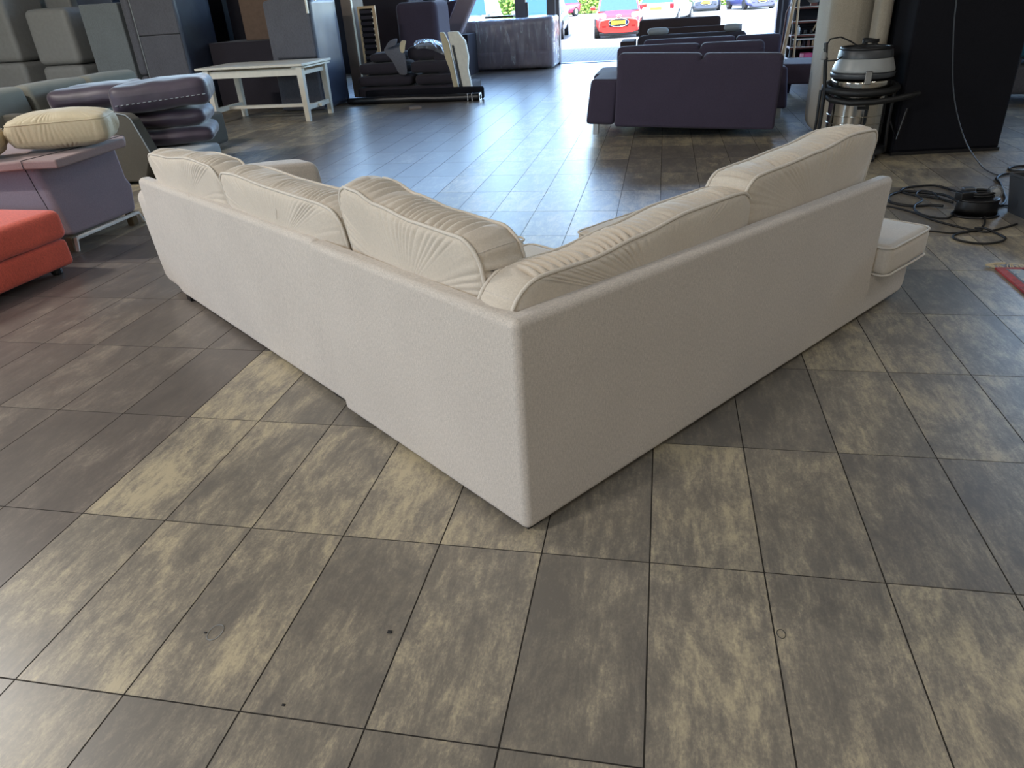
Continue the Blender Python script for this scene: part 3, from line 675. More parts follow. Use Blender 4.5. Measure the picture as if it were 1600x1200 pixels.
draped(jk, 'jacket_sleeve', [[(-.30, .10, .02), (-.22, .10, .09), (-.12, .12, .10)], [(-.26, -.02, .03), (-.16, -.02, .12), (-.05, .02, .15)], [(-.24, -.08, -.02), (-.14, -.10, .02), (-.04, -.10, .04)]], grey_cloth2, .03, jk, 2)
draped(jk, 'pale_lining', [[(.0, -.03, .10), (.06, -.06, .11), (.11, -.05, .10)], [(.0, -.13, .03), (.05, -.14, .02), (.10, -.13, .04)], [(.01, -.14, -.07), (.05, -.145, -.09), (.09, -.14, -.06)]], tan_pillow, .008, jk, 3)
pb = draped(None, 'plastic_bag', [[(-2.44, 11.5, .87), (-2.28, 11.5, .89), (-2.12, 11.5, .85), (-1.98, 11.5, .74)], [(-2.48, 11.34, .89), (-2.3, 11.3, .93), (-2.12, 11.3, .90), (-1.95, 11.3, .80)], [(-2.46, 11.18, .82), (-2.28, 11.14, .86), (-2.10, 11.14, .84), (-1.92, 11.16, .70)], [(-2.40, 11.12, .74), (-2.28, 11.08, .79), (-2.08, 11.08, .74), (-1.90, 11.1, .62)]], bag_m, .004, None, 5)
tag(pb, 'clear crumpled plastic sheet on top of the grey cushion pile', 'plastic sheet')
# long wrapped rolls in front of the pile
r1 = thing('wrapped_roll', 'long black plastic-wrapped bundle on the floor in front of the cushion pile', 'bundle', (-2.45, 10.84, 0))
part('wrapping', mapped(pad(1.14, .065, .055, .05, 18, .004, .01, 3), lambda x, y, z: (x, y - .015 * x, z)), black_p, r1, loc=(0, 0, .056))
for k, x in enumerate((1.12, 1.0, .93)): part('shiny_band', MB().box(x - .006, -.085, .006, x + .006, .052, .118), chrome, r1, False)
r2 = thing('wrapped_roll', 'upper black bundle lying just behind the front wrapped roll', 'bundle', (-2.30, 10.985, 0))
part('wrapping', pad(1.0, .045, .095, .04, 18, .003, .008, 8), lining, r2, loc=(0, 0, .097))
# white bent panel
o = thing('foam_panel', 'white and cream armrest panels stood on end at the end of the black bundles', 'panel', (-1.75, 11.1, 0))
def bent(x0, w_, y0, y1, mat, nm, kink=.05):
    zz = (0.0, .12, .28, .45, .62, .70, .85, .99)
    l = [(x0 - z * .15 + (.03 if .1 < z < .5 else 0), z) for z in zz]
    rr_ = [(x0 - z * .15 + w_ + (kink if .55 < z < .9 else 0) - (.04 if z > .95 else 0), z) for z in zz]
    m = MB().prism(l + rr_[::-1], lambda u, v, q: (u, q, v), y0, y1).bevel(.014, 3)
    part(nm, m, mat, o)
bent(-.075, .11, -.035, .035, tan_pillow, 'cream_panel', .0); bent(.06, .20, -.05, .045, foam, 'white_panel')
part('black_strip', MB().prism([(.06, .14), (.095, .14), (-.0, .80), (-.035, .80)], lambda u, v, q: (u, q, v), -.058, -.050), black_p, o, False)
tag(MB().box(-2.28, 10.02, 0, -2.10, 10.20, .03, .4).bevel(.003, 1).build('wood_offcut', ply), 'small flat wooden block lying alone on the bluish floor', 'block')

# ------------------------------------------------------------------ sofa wrapped in stretch film by the window
ws = thing('wrapped_sofa', 'purple-grey sofa wrapped in clear stretch film by the shop window', 'sofa', (-1.9, 16.2, 0))
part('body', pad(1.05, .40, .19, .09, 14, .01), mauve, ws, loc=(0, 0, .22))
part('backrest', mapped(pad(1.05, .13, .42, .10, 16, .02), lambda x, y, z: (x, y, z + .05 * (x / 1.05) ** 2)), mauve, ws, loc=(0, -.24, .56))
part('arm', pad(.10, .38, .26, .08, 12), mauve, ws, loc=(.95, 0, .44)); part('arm', pad(.10, .38, .26, .08, 12), mauve, ws, loc=(-.95, 0, .44))
part('stretch_film', mapped(pad(1.09, .45, .49, .09, 22, .0, .012, 4, lumpscale=9), lambda x, y, z: (x, y, z + .03 * (x / 1.05) ** 2 * (z > 0))), wrap_m, ws, loc=(0, 0, .515), wn=False)
tag(MB().box(-2.35, 16.0, 1.035, -1.72, 16.3, 1.075, .02).bevel(.01, 1).build('dark_board', black_p), 'thin dark board lying on top of the film-wrapped sofa', 'board')

# ------------------------------------------------------------------ dark sofas in the middle
def leather_sofa(name, label, loc, rz, tilt=0, right_arm=True, h=.80, group=None, x0=-.82, x1=.82, gapx=.06, arm_h=.55, leg=.10, mat=None):
    mat = mat or black_cloth
    o = thing(name, label, 'sofa', loc, (0, tilt, rz), group)
    def bk(a, b, nm):
        poly = [(a, leg), (b, leg), (b, h), (a, h)]
        def fn(x, y, z): return (x, y - .05 * (z + .3), z)
        part(nm, mapped(pad((b - a) / 2 - .003, .10, (h - leg) / 2, .055, 14, .006), lambda x, y, z: (x, y + .04 * z, z)), mat, o, loc=((a + b) / 2, .10, (h + leg) / 2))
    bk(x0, gapx, 'backrest'); bk(gapx, x1, 'backrest')
    part('back_panel', mapped(pad((x1 - x0) / 2 - .005, .085, (h - leg) / 2 - .025, .03, 14, .004), lambda x, y, z: (x, y + .04 * z, z)), mat, o, loc=((x0 + x1) / 2, .083, (h + leg) / 2 - .03))
    part('seat', pad((x1 - x0) / 2 - .01, .38, .14, .05, 12, .01), mat, o, loc=((x0 + x1) / 2, .56, leg + .16))
    arms = [(x0 - .14, 1)] + ([(x1 + .14, -1)] if right_arm else [])
    for ax, s_ in arms:
        part('arm', mapped(pad(.15, .44, (arm_h - leg) / 2, .04, 12, .006), lambda x, y, z: (x * (1 + .10 * (-z)) - s_ * .04 * (-z) * 2, y, z)), mat, o, loc=(ax - .0, .50, (arm_h + leg) / 2))
    for lx in [x0 - .20] + ([x1 + .22] if right_arm else []):
        for ly in (.10, .86):
            part('leg', MB().box(lx - .03, ly - .03, 0, lx + .03, ly + .03, leg + .01).bevel(.004, 1), chrome, o, False)
    return o
leather_sofa('dark_sofa', 'nearest dark aubergine two-seat sofa element, tilted onto its legless right end', (1.80, 7.02, .012), radians(-3), radians(2.2), False, .80, x0=-.80, x1=.82, gapx=.05)
leather_sofa('dark_sofa', 'second dark aubergine two-seater, directly behind the tilted sofa', (1.80, 8.15, 0), radians(-1), 0, True, .83, x0=-.84, x1=.80, gapx=.10, arm_h=.55)
def backbox(name, label, x0, x1, y, h, mat, rz=0, d=.8, bk=.2, r=.06, split=None, arm=None):
    o = thing(name, label, 'sofa', ((x0 + x1) / 2, y, 0), rz); hx = (x1 - x0) / 2
    cuts = [-hx] + ([split - (x0 + x1) / 2] if split else []) + [hx]
    for a, b in zip(cuts, cuts[1:]): part('backrest', pad((b - a) / 2 - .003, bk / 2, (h - .1) / 2, r, 12, .004), mat, o, loc=((a + b) / 2, bk / 2, (h + .1) / 2))
    part('seat', pad(hx - .01, (d - bk) / 2, .14, .05, 10, .008), mat, o, loc=(0, bk + (d - bk) / 2, .25))
    for sx in (-1, 1):
        for sy in (.08, d - .08): part('leg', MB().box(sx * (hx - .1) - .025, sy - .025, 0, sx * (hx - .1) + .025, sy + .025, .115), chrome, o, False)
    return o
backbox('dark_sofa', 'third dark sofa back, its right part taller and plainer, behind the second two-seater', 1.22, 2.99, 9.75, .80, black_cloth, 0, .85, .18, .05, split=2.42)
backbox('dark_sofa', 'low dark sofa with pale pads painted as lit arm tops, between third sofa and brown board', 1.10, 2.66, 10.85, .80, dark_cloth, 0, .8, .2, .08)
backbox('dark_sofa', 'far brown-black sofa back nearest the open door', 1.06, 2.42, 12.9, .94, brown_cloth, radians(2), .85, .2, .05)
tag(rbox(1.36, 12.2, 0, 2.70, 12.28, .83, .01, 1).build('brown_board', brown_cloth), 'flat brown-black headboard standing across the gap between two dark sofas', 'headboard')
tag(rbox(.78, 12.2, 0, 1.02, 12.9, .66, .012, 1).build('brown_box', brown_cloth), 'brown-black square side box at the left end of the dark sofa row', 'box')
soft('cushion', 'pale pad painted as a bluish lit arm top on the left of the low dark sofa back', 'cushion', (1.40, 10.97, .845), (.15, .09, .04), pale_base, .1, seed=9, bulge=.01, lump=.004)  # pale colour paints sky light on a dark arm top
soft('cushion', 'pale pad painted as a bluish lit arm top on the right of the low dark sofa back', 'cushion', (2.46, 10.97, .845), (.12, .09, .04), pale_base, -.1, seed=10, bulge=.01, lump=.004)  # second arm top, its sky light put into the pale colour
# bench with tapered legs
o = thing('footstool', 'dark flat-topped footstool with tapered legs beside the dark sofas', 'footstool', (3.33, 9.95, 0), radians(-14))
part('cushion_top', pad(.27, .45, .12, .03, 12, .008), black_cloth, o, loc=(0, 0, .33))
for sx in (-1, 1):
    for sy in (-1, 1):
        x, y = sx * .2, sy * .38
        part('leg', MB().hexa([(x - .022, y - .022, 0), (x + .022, y - .022, 0), (x + .022, y + .022, 0), (x - .022, y + .022, 0)], [(x - .05, y - .04, .22), (x + .05, y - .04, .22), (x + .05, y + .04, .22), (x - .05, y + .04, .22)]), black_cloth, o, False)
# ------------------------------------------------------------------ near left: orange stool, mauve sofa end, olive sofa, pillows
o = thing('ottoman', 'orange-red fabric ottoman with thick padded top at the left picture edge', 'ottoman', (-2.75, 2.30, 0), radians(-3))
part('top_pad', pad(.53, .66, .092, .05, 18, .012, .004, 3), orange, o, loc=(0, -.02, .305))
part('base', pad(.515, .645, .082, .03, 14, .003, .003, 4), orange, o, loc=(0, -.02, .128))
for sx in (-1, 1):
    for sy in (-1, 1): part('foot', MB().lathe([(.028, 0), (.034, .01), (.034, .055)], (sx * .44, sy * .55 - .02, 0), 14), black_p, o, False)

o = thing('platform_sofa', 'mauve-grey sofa end with a thin flat overhanging top on white metal runners', 'sofa', (-2.5, 3.3, 0))
body = [(-.02, .10), (.66, .10), (.70, .30), (.66, .36), (.64, .604), (-.06, .604)]
m = MB()
m.add([(-.10 + .07 * (1 - (z - .1) / .5) if y < .2 else 0, y, z) for y, z in body] + [(-1.5, y, z) for y, z in body], [tuple(range(6)), tuple(range(11, 5, -1))] + [(i, i + 6, (i + 1) % 6 + 6, (i + 1) % 6) for i in range(6)])
part('body', m.bevel(.045, 4), mauve, o)
slab = [(.235, -.215), (.185, .52), (.05, .70), (-1.5, .70), (-1.5, -.34), (-.14, -.30), (.0, -.235)]
part('flat_top', MB().prism(slab, lambda u, v, q: (u, v, q), .605, .66).bevel(.014, 3), mauve_top, o)
part('top_seam', MB().tube([(.0, -.238, .607), (.0, -.238, .661), (.06, .2, .6615), (.05, .69, .6615)], .003, 5), dark_cloth, o)
part('body_seam', MB().tube([(-.17, -.063, .60), (-.155, -.05, .45), (-.11, -.028, .2), (-.10, -.02, .11)], .0025, 5), dark_cloth, o)
for yy in (0,):
    part('metal_runner', MB().box(-.015, -.03, .078, .015, .66, .098).hexa([(-.012, -.05, 0), (.014, -.05, 0), (.014, -.035, 0), (-.012, -.035, 0)], [(-.015, -.03, .098), (.015, -.03, .098), (.015, -.01, .098), (-.015, -.01, .098)]).hexa([(-.012, .69, 0), (.014, .69, 0), (.014, .705, 0), (-.012, .705, 0)], [(-.015, .64, .098), (.015, .64, .098), (.015, .66, .098), (-.015, .66, .098)]).bevel(.003, 1), white_metal, o, False)
for y in (-.03, .62): part('wooden_foot', MB().box(-.075, y - .02, 0, -.02, y + .04, .10).bevel(.004, 1), wood_foot, o, False)
def flat_pillow(label, c, w_, h_, th, rz, seed, tilt=0):
    m, pips, _ = cushion(-w_ / 2, w_ / 2, -h_ / 2, [(-w_ / 2, h_ / 2 - .01), (0, h_ / 2), (w_ / 2, h_ / 2 - .01)], -th / 2, th, lean=0, cr=.06, bulge=.055, wr=.018, seed=seed, step=.006, facewr=1.1)
    fn = lambda a, b_, z: (a, z, b_)
    o = mapped(m, fn).build('pillow', tan_pillow, None, True, loc=c, rot=(tilt, 0, rz), wn=False)
    part('piping', MB().tube([fn(*p) for p in pips[1]], .004, 6, True), tan_pillow, o, wn=False)
    return tag(o, label, 'pillow')
flat_pillow('big cream pillow lying on the right of the mauve flat-topped sofa', (-2.52, 3.53, .79), .60, .42, .115, radians(28), 5)
flat_pillow('smaller cream pillow at the left picture edge beside the big cream pillow', (-2.92, 3.12, .775), .40, .28, .10, radians(28), 9)
o = thing('olive_sofa', 'olive-grey sofa with angled near arm, behind the mauve sofa and its pillows', 'sofa', (-4.1, 6.4, 0))
arm = [(-1.1, .03), (.72, .03), (.85, .30), (.745, .60), (.68, .648), (.50, .665), (-1.1, .69)]
part('arm', MB().prism(arm, lambda u, v, q: (u, q, v), -1.12, -.98).bevel(.02, 3), olive, o)
part('edge_piping', MB().tube([(.60, -1.122, .664), (.70, -1.122, .645), (.745, -1.122, .605), (.80, -1.122, .45), (.852, -1.122, .30)], .006, 6), pale_base, o)
part('chaise_seat', pad(.52, .30, .115, .04, 14, .01), pale_base, o, loc=(.60, -.66, .145))
part('seat', pad(.70, 1.0, .18, .05, 14, .01), olive, o, loc=(-.35, .06, .21))
for a, b in ((-1.5, -.70), (-.66, .20), (.24, 1.05)):
    part('back_cushion', mapped(pad(.10, (b - a) / 2, .30, .05, 14, .012), lambda x, y, z: (x - .18 * z, y, z)), sage, o, loc=(-.74, (a + b) / 2, .60))
part('backrest', pad(.09, 1.2, .35, .05, 14), olive, o, loc=(-1.03, 0, .38))
for k, (c, lab, h, rz, tl, se) in enumerate((
        ((-3.50, 5.98, .365), 'plum velvet cushion at the bottom of the stack beside the olive arm', (.47, .32, .070), 26, 0, 1),
        ((-3.54, 6.02, .53), 'plum velvet cushion in the middle of the stack beside the olive arm', (.46, .31, .075), 22, 0, 2),
        ((-3.44, 5.98, .755), 'plum velvet cushion on top of the stack with a pale zip line', (.46, .36, .12), 27, -3, 3),
        ((-4.36, 6.20, .74), 'plum velvet cushion lying behind and left of the top plum cushion', (.42, .32, .10), 20, -2, 4))):
    ob = soft('velvet_cushion', lab, 'cushion', c, h, velvet, radians(rz), .08, .022, .014, se, 'plum velvet cushions', (0, radians(tl)), n=30)
    if k == 2:
        z = MB()
        for q in range(17): z.box(-.40 + q * .05, -.392, -.034, -.375 + q * .05, -.36, -.029)
        z.build('zip_line', pale_base, ob)

# ------------------------------------------------------------------ right: upended big sofa, beige bolsters, vacuum
o = thing('upended_sofa', 'huge sofa on end showing its flat black underside, right of the steel vacuum', 'sofa', (3.84, 6.55, 0), radians(9))
part('frame', rbox(-.455, -.50, .015, .46, .55, 2.15, .02, 2), lining, o)
part('underside_lining', rbox(-.44, -.512, .04, .44, -.50, 2.12, .004, 1), lining, o, False)
part('bottom_rail', MB().box(-.455, -.515, .0, .46, -.49, .028), black_p, o, False)
upended('upended_sofa', 'beige-grey sofa on end with a big rounded edge, behind the vacuum', 'sofa', 2.96, 6.62, 3.36, 7.5, 2.1, beige_dim, r=.17)
upended('upended_armrest', 'narrow beige-grey rounded bolster on end against the black-lined sofa', 'armrest', 3.375, 6.62, 3.58, 7.5, 2.1, beige, r=.08) if False else None
o = thing('upended_bolster', 'narrow beige-grey bolster on end squeezed against the black-lined sofa', 'bolster', (3.27, 6.42, 0))
part('padding', mapped(pad(.055, .14, 1.0, .05, 12), lambda x, y, z: (x, y, z)), beige_dim, o, loc=(.05, 0, 1.005))

vc = thing('vacuum_cleaner', 'steel drum wet vacuum cleaner with grey head and black hose', 'vacuum', (3.13, 5.96, 0))
def dr(prof, n=40): return MB().lathe(prof, (0, 0, 0), n)
part('steel_drum', dr([(.215, .10), (.222, .12), (.226, .20), (.227, .62), (.232, .66)]), steel, vc)
for z in (.30, .365): part('drum_rib', MB().tube([(.229 * cos(a), .229 * sin(a), z) for a in [2 * pi * i / 40 for i in range(40)]], .004, 6, True), steel, vc)
part('rim', dr([(.236, .655), (.248, .66), (.25, .69), (.236, .70)]), dgrey_p, vc)
part('motor_head', dr([(.236, .70), (.243, .705), (.240, .725), (.213, .80), (.205, .805)]), grey_p, vc)
part('head_lid', dr([(.210, .805), (.214, .808), (.205, .86), (.185, .872), (.17, .872), (.165, .862)]), dgrey_p, vc)
part('lid_rim', MB().tube([(.19 * cos(a), .19 * sin(a), .875) for a in [2 * pi * i / 40 for i in range(40)]], .012, 8, True), black_p, vc)
part('clamp', MB().box(-.035, -.262, .62, .015, -.236, .72).bevel(.005, 1), chrome, vc, False)
part('label_plate', MB().box(-.05, -.2335, .425, .04, -.226, .45).bevel(.003, 1), black_p, vc, False)
ring = [(.275 * cos(a), .275 * sin(a), .575 + .02 * sin(a)) for a in [2 * pi * i / 44 for i in range(44)]]
part('hose', MB().tube(ring, .030, 10, True), rubber, vc)
part('hose', MB().tube([(-.27, -.05, .52), (-.25, -.16, .50), (-.12, -.27, .485), (.05, -.30, .49), (.20, -.26, .50), (.33, -.2, .515), (.42, -.16, .53)], [.024] * 6 + [.02], 10), rubber, vc)
part('trolley_frame', MB().tube([(-.30, -.05, .06), (-.29, -.06, .3), (-.29, -.06, .55), (-.31, -.05, .75), (-.33, -.05, .93)], .016, 8).tube([(-.30, .1, .06), (-.29, .1, .3), (-.29, .1, .55)], .013, 8), black_p, vc)
part('trolley_frame', MB().tube([(.27, -.04, .05), (.255, -.05, .30), (.26, -.05, .6)], .016, 8).tube([(.27, -.04, .30), (.33, -.10, .16), (.38, -.06, .40)], .012, 8), black_p, vc)
part('handle_knob', MB().lathe([(.018, -.03), (.026, -.02), (.026, .02), (.018, .03)], (-.335, -.05, .83), 12), grey_p, vc, False)
part('base_ring', dr([(.27, .055), (.275, .06), (.272, .105), (.22, .115)]), black_p, vc)
for a in (.5, 2.1, 3.7, 5.3):
    x, y = .25 * cos(a), .25 * sin(a)
    part('castor', MB().prism([(.03 * cos(t), .03 * sin(t)) for t in [2 * pi * i / 12 for i in range(12)]], lambda u, v, q: (x + q, y + u, .03 + v), -.012, .012), black_p, vc, False)
part('power_cord', MB().tube([(-.30, -.06, .80), (-.34, -.05, .88), (-.30, -.05, .955), (-.22, -.04, .965), (-.14, -.03, .93), (-.08, -.03, .895), (-.02, -.05, .885)], .006, 6), rubber, vc)
part('power_cord', MB().tube([(-.31, -.05, .79), (-.24, -.12, .80), (-.20, -.10, .82)], .006, 6), rubber, vc)
cc_ = []
for i in range(60):
    a = i * .62; cc_.append((.06 * cos(a) + .02, .04 * sin(a) - .02, .895 + .02 * abs(sin(a * .7)) + .0005 * i))
part('cord_coil', MB().tube(cc_, .0055, 6), rubber, vc)

# ------------------------------------------------------------------ cords, reel, crate, rug
def cord(name, label, pts, r=.006, mat=rubber, cat='cord', sm=6):
    P = [Vector(p) for p in pts]; out = []
    for i in range(len(P) - 1):
        p0, p1, p2, p3 = P[max(0, i - 1)], P[i], P[i + 1], P[min(len(P) - 1, i + 2)]
        for k in range(sm):
            t = k / sm
            out.append(.5 * ((2 * p1) + (p2 - p0) * t + (2 * p0 - 5 * p1 + 4 * p2 - p3) * t * t + (3 * p1 - p0 - 3 * p2 + p3) * t ** 3))
    out.append(P[-1])
    for q in out: q.z = max(q.z, r)
    return tag(MB().tube(out, r, 6).build(name, mat, None, True, wn=False), label, cat)
g = .007
cord('hanging_cord', 'thin grey cord hanging down in front of the black-lined sofa to the floor', [(3.55, 5.62, 5.39), (3.56, 5.62, 2.4), (3.62, 5.64, 1.3), (3.68, 5.64, .85), (3.76, 5.62, .5), (3.88, 5.55, .2), (3.97, 5.38, .04), (4.01, 5.22, g), (4.05, 5.16, g)], .0045, dgrey_p)
cord('cable', 'thick black cable running from the right edge around to the reel', [(4.5, 5.16, g), (4.21, 5.17, .012), (4.07, 5.17, .012), (3.97, 5.04, .012), (3.93, 4.86, .012), (3.86, 4.62, .012), (3.80, 4.42, .012), (3.72, 4.28, .012), (3.62, 4.26, .03)], .010)
cord('cable', 'black cable loop lying at the right edge above the thick cable', [(4.5, 5.44, .01), (4.33, 5.45, .01), (4.22, 5.42, .01), (4.16, 5.33, .01), (4.22, 5.26, .01), (4.38, 5.27, .01), (4.5, 5.3, .01)], .009)
cord('cable', 'wide flat black cable loop stretching left from the reel', [(3.36, 4.24, .02), (3.30, 4.30, .01), (3.20, 4.28, .01), (3.12, 4.32, .01), (3.07, 4.42, .01), (3.12, 4.58, .01), (3.24, 4.68, .01), (3.36, 4.64, .01), (3.46, 4.52, .02), (3.47, 4.3, .03)], .009)
cord('cable', 'upper black cable arc from the reel towards the beige sofa end', [(3.54, 4.42, .05), (3.56, 4.70, .012), (3.50, 4.84, .01), (3.39, 4.84, .01), (3.27, 4.78, .01), (3.22, 4.68, .01), (3.28, 4.56, .012), (3.38, 4.50, .012), (3.46, 4.36, .012)], .008)
cord('cable', 'inner black cable loop left of the reel', [(3.40, 4.45, .02), (3.40, 4.62, .018), (3.34, 4.66, .018), (3.28, 4.55, .018), (3.28, 4.40, .018), (3.20, 4.28, .018), (3.17, 4.16, .012), (3.20, 4.04, .01), (3.30, 3.98, .01), (3.38, 4.08, .01)], .007)
cord('cable', 'thin black cable running from behind the sofa end below the reel', [(2.95, 4.36, g), (3.07, 4.26, g), (3.16, 4.12, g), (3.22, 3.95, g), (3.32, 3.80, g), (3.42, 3.70, g), (3.50, 3.74, g), (3.66, 3.86, g)], .0065)
cord('cable', 'black cable forming the lowest teardrop loop on the floor', [(3.52, 3.98, .02), (3.48, 3.86, g), (3.40, 3.74, g), (3.28, 3.67, g), (3.22, 3.60, g), (3.24, 3.52, g), (3.33, 3.47, g), (3.43, 3.50, g), (3.49, 3.57, g), (3.48, 3.66, g), (3.44, 3.74, .016), (3.40, 3.78, g)], .0065)
cord('cable', 'thin black cable crossing the floor beside the chaise cushion', [(2.96, 3.62, .005), (3.05, 3.72, .005), (3.14, 3.72, .005), (3.24, 3.68, .005), (3.34, 3.70, .012), (3.42, 3.72, .014)], .0045)
cord('cable', 'thin black cable from the reel to the dark crate', [(3.60, 4.10, .02), (3.66, 4.18, .006), (3.72, 4.28, .006), (3.80, 4.28, .006), (3.86, 4.22, .006)], .0045)
rl = thing('cable_reel', 'squat black oval cable reel with a plug box and clear roll on top', 'reel', (3.50, 4.08, 0))
part('lower_rim', MB().lathe([(.135, 0), (.14, .006), (.135, .016)], (0, 0, 0), 32, 1, .72), black_p, rl)
part('drum', MB().lathe([(.125, .014), (.122, .06), (.118, .10), (.112, .105)], (0, 0, 0), 32, 1, .72), black_p, rl)
part('upper_rim', MB().lathe([(.12, .10), (.124, .106), (.118, .112), (.10, .112)], (0, 0, 0), 32, 1, .72), black_p, rl)
part('plug_box', rbox(-.13, -.03, .10, -.03, .04, .155, .01, 2, .3), black_p, rl)
part('plug_box', rbox(-.09, .02, .14, -.02, .07, .17, .008, 2, .1), dgrey_p, rl)
part('cable_winding', MB().tube([(.02 + .07 * cos(i * .5), .01 + .045 * sin(i * .5), .118 + .0012 * i) for i in range(30)], .008, 6), rubber, rl)
part('clear_roll', MB().prism([(.042 * cos(t), .042 * sin(t)) for t in [2 * pi * i / 24 for i in range(24)]], lambda u, v, q: (.085 + u, .0 + q, .15 + v), -.02, .02), bag_m, rl)
part('roll_core', MB().prism([(.024 * cos(t), .024 * sin(t)) for t in [2 * pi * i / 20 for i in range(20)]], lambda u, v, q: (.085 + u, .0 + q, .15 + v), -.022, .022), grey_p, rl)
tb = thing('crate', 'dark blue-grey plastic crate at the right edge beside the cables', 'crate', (3.975, 4.0, 0), radians(10))
m = MB().hexa([(-.22, -.20, 0), (.22, -.20, 0), (.22, .20, 0), (-.22, .20, 0)], [(-.25, -.23, .235), (.25, -.23, .235), (.25, .23, .235), (-.25, .23, .235)])
del m.f[1]
ob = part('shell', m, dgrey_p, tb, False)
md = ob.modifiers.new('thick', 'SOLIDIFY'); md.thickness = .008; md.offset = 0
part('rim', MB().tube([(-.25, -.23, .238), (.25, -.23, .238), (.25, .23, .238), (-.25, .23, .238)], .010, 6, True), dgrey_p, tb, False)
for sy in (-1, 1):
    part('rib', MB().box(-.236, sy * .12 - .006, .06, -.226, sy * .12 + .006, .20), dgrey_p, tb, False)
tag(pad(.19, .17, .05, .04, 10, .0, .02, 5).build('black_cloth_bundle', rubber, None, True, loc=(3.975, 4.0, .17), wn=False), 'black crumpled bundle inside the dark crate', 'bundle')
# rug
rg = thing('rug', 'corner of a red-bordered pale blue patterned rug with a cream fringe, at the right edge', 'rug', (3.25, 3.05, 0), radians(0))
def rug_mat():
    m, t, b = base_mat('rug_pile'); tc = N(t, 'ShaderNodeTexCoord'); v = N(t, 'ShaderNodeTexVoronoi'); v.inputs['Scale'].default_value = 26
    n = N(t, 'ShaderNodeTexNoise'); n.inputs['Scale'].default_value = 30
    t.links.new(tc.outputs['Object'], v.inputs['Vector']); t.links.new(tc.outputs['Object'], n.inputs['Vector'])
    r = ramp(t, n.outputs[0], [(.40, srgb(70, 72, 92)), (.46, srgb(150, 165, 178)), (.6, srgb(160, 172, 180)), (.66, srgb(190, 186, 172))])
    t.links.new(r.outputs[0], b.inputs['Base Color']); b.inputs['Roughness'].default_value = 1
    return m
red_rug = fabric('red_rug_border', srgb(150, 44, 42), .3, .1, scale=.3)
part('field', MB().box(.052, -1.9, .002, 1.3, -.03, .0125), rug_mat(), rg, False)
part('border', MB().box(0, -1.97, .001, .04, 0, .012).box(.04, -.024, .001, 1.3, 0, .012), red_rug, rg, False)
part('inner_stripe', MB().box(.04, -1.93, .002, .052, -.024, .0122), grey_cloth2, rg, False)
fr_ = MB()
for k in range(90):
    x = .004 + k * .014; l = random.uniform(.045, .085); dx = random.uniform(-.03, .03)
    fr_.tube([(x, 0, .006), (x + dx * .4, l * .5, random.uniform(.008, .022)), (x + dx, l, .006)], .0028, 4)
fr_.tube([(.0, .01, .01), (-.03, .035, .012), (.02, .05, .015), (.06, .04, .02)], .007, 5)
tag(part('fringe', fr_, tan_pillow, rg, False), kind='stuff')
# small litter on the near tiles
def crumb(lab, x, y, r, k):
    tag(mapped(pad(r, r * .7, r * .4, r * .3, 9, 0, r * .4, k), lambda a, b, c: (a, b, c)).build('crumb', rubber, None, True, loc=(x, y, r * .42), wn=False), lab, 'crumb')
crumb('dark crumb on a tile left of the centre, below the sofa corner', .873, .268, .006, 1)
crumb('small dark crumb near the bottom edge, left of the centre', .70, .03, .004, 2)
crumb('tiny dark crumb on the beige tile beside the thin ring of thread', .395, .20, .0035, 3)
ring_ = [(.42 + .018 * cos(a), .205 + .026 * sin(a), .0016 + .0006 * sin(3 * a)) for a in [6.6 * i / 30 for i in range(31)]]
tag(MB().tube(ring_, .0007, 5).build('thread', pale_base, None, True, wn=False), 'thin pale ring of thread lying on a tile at the lower left', 'thread')
ring_ = [(1.833 + .010 * cos(a), .395 + .014 * sin(a), .0015 + .0005 * sin(2 * a)) for a in [6.9 * i / 26 for i in range(27)]]
tag(MB().tube(ring_, .0007, 5).build('thread', rubber, None, True, wn=False), 'dark curled hair on a tile at the lower right', 'thread')
# grey sofa with teal cushion far right
o = thing('grey_sofa', 'grey sofa with dark round feet at the upper right edge', 'sofa', (6.2, 8.9, 0), radians(-8))
part('base', pad(1.0, .45, .15, .05, 14, .01), grey_cloth2, o, loc=(0, 0, .27)); part('arm', pad(.12, .45, .22, .06, 12), grey_cloth2, o, loc=(-.88, 0, .33))
part('backrest', pad(1.0, .12, .3, .08, 12), grey_cloth2, o, loc=(0, .36, .5))
for sx in (-1, 1):
    for sy in (-1, 1): part('foot', MB().lathe([(.032, 0), (.04, .13)], (sx * .86, sy * .34, 0), 14), dgrey_p, o, False)
soft('cushion', 'teal cushion on the grey sofa at the upper right edge', 'cushion', (5.55, 8.72, .60), (.26, .20, .10), teal, .2, seed=4)

# ------------------------------------------------------------------ shelving rack at the far right of the hall
rk = thing('shelf_rack', 'open rack with red-brown shelf boards full of clutter beside the doorway', 'shelf', (4.3, 13.2, 0))
ZS = (.06, .22, .40, .585, .79, 1.0, 1.22)
for z in ZS: part('shelf_board', MB().box(-.72, -.2, z - .032, .95, .25, z).bevel(.003, 1), redwood, rk, False)
for z in ZS: part('edge_strip', MB().box(-.72, -.206, z - .006, .95, -.2, z + .002), white_metal, rk, False)
for x in (-.70, .92): part('upright', MB().box(x - .015, .20, 0, x + .015, .25, 1.9).box(x - .015, -.19, 0, x + .015, -.16, 1.9), dgrey_p, rk, False)
struct('trim_2', MB().box(3.62, 13.50, 0, 9.0, 13.56, 2.6).box(3.62, 13.49, 0, 3.66, 13.50, 2.6).box(4.3, 13.49, 0, 4.34, 13.50, 2.6), wall_dark)
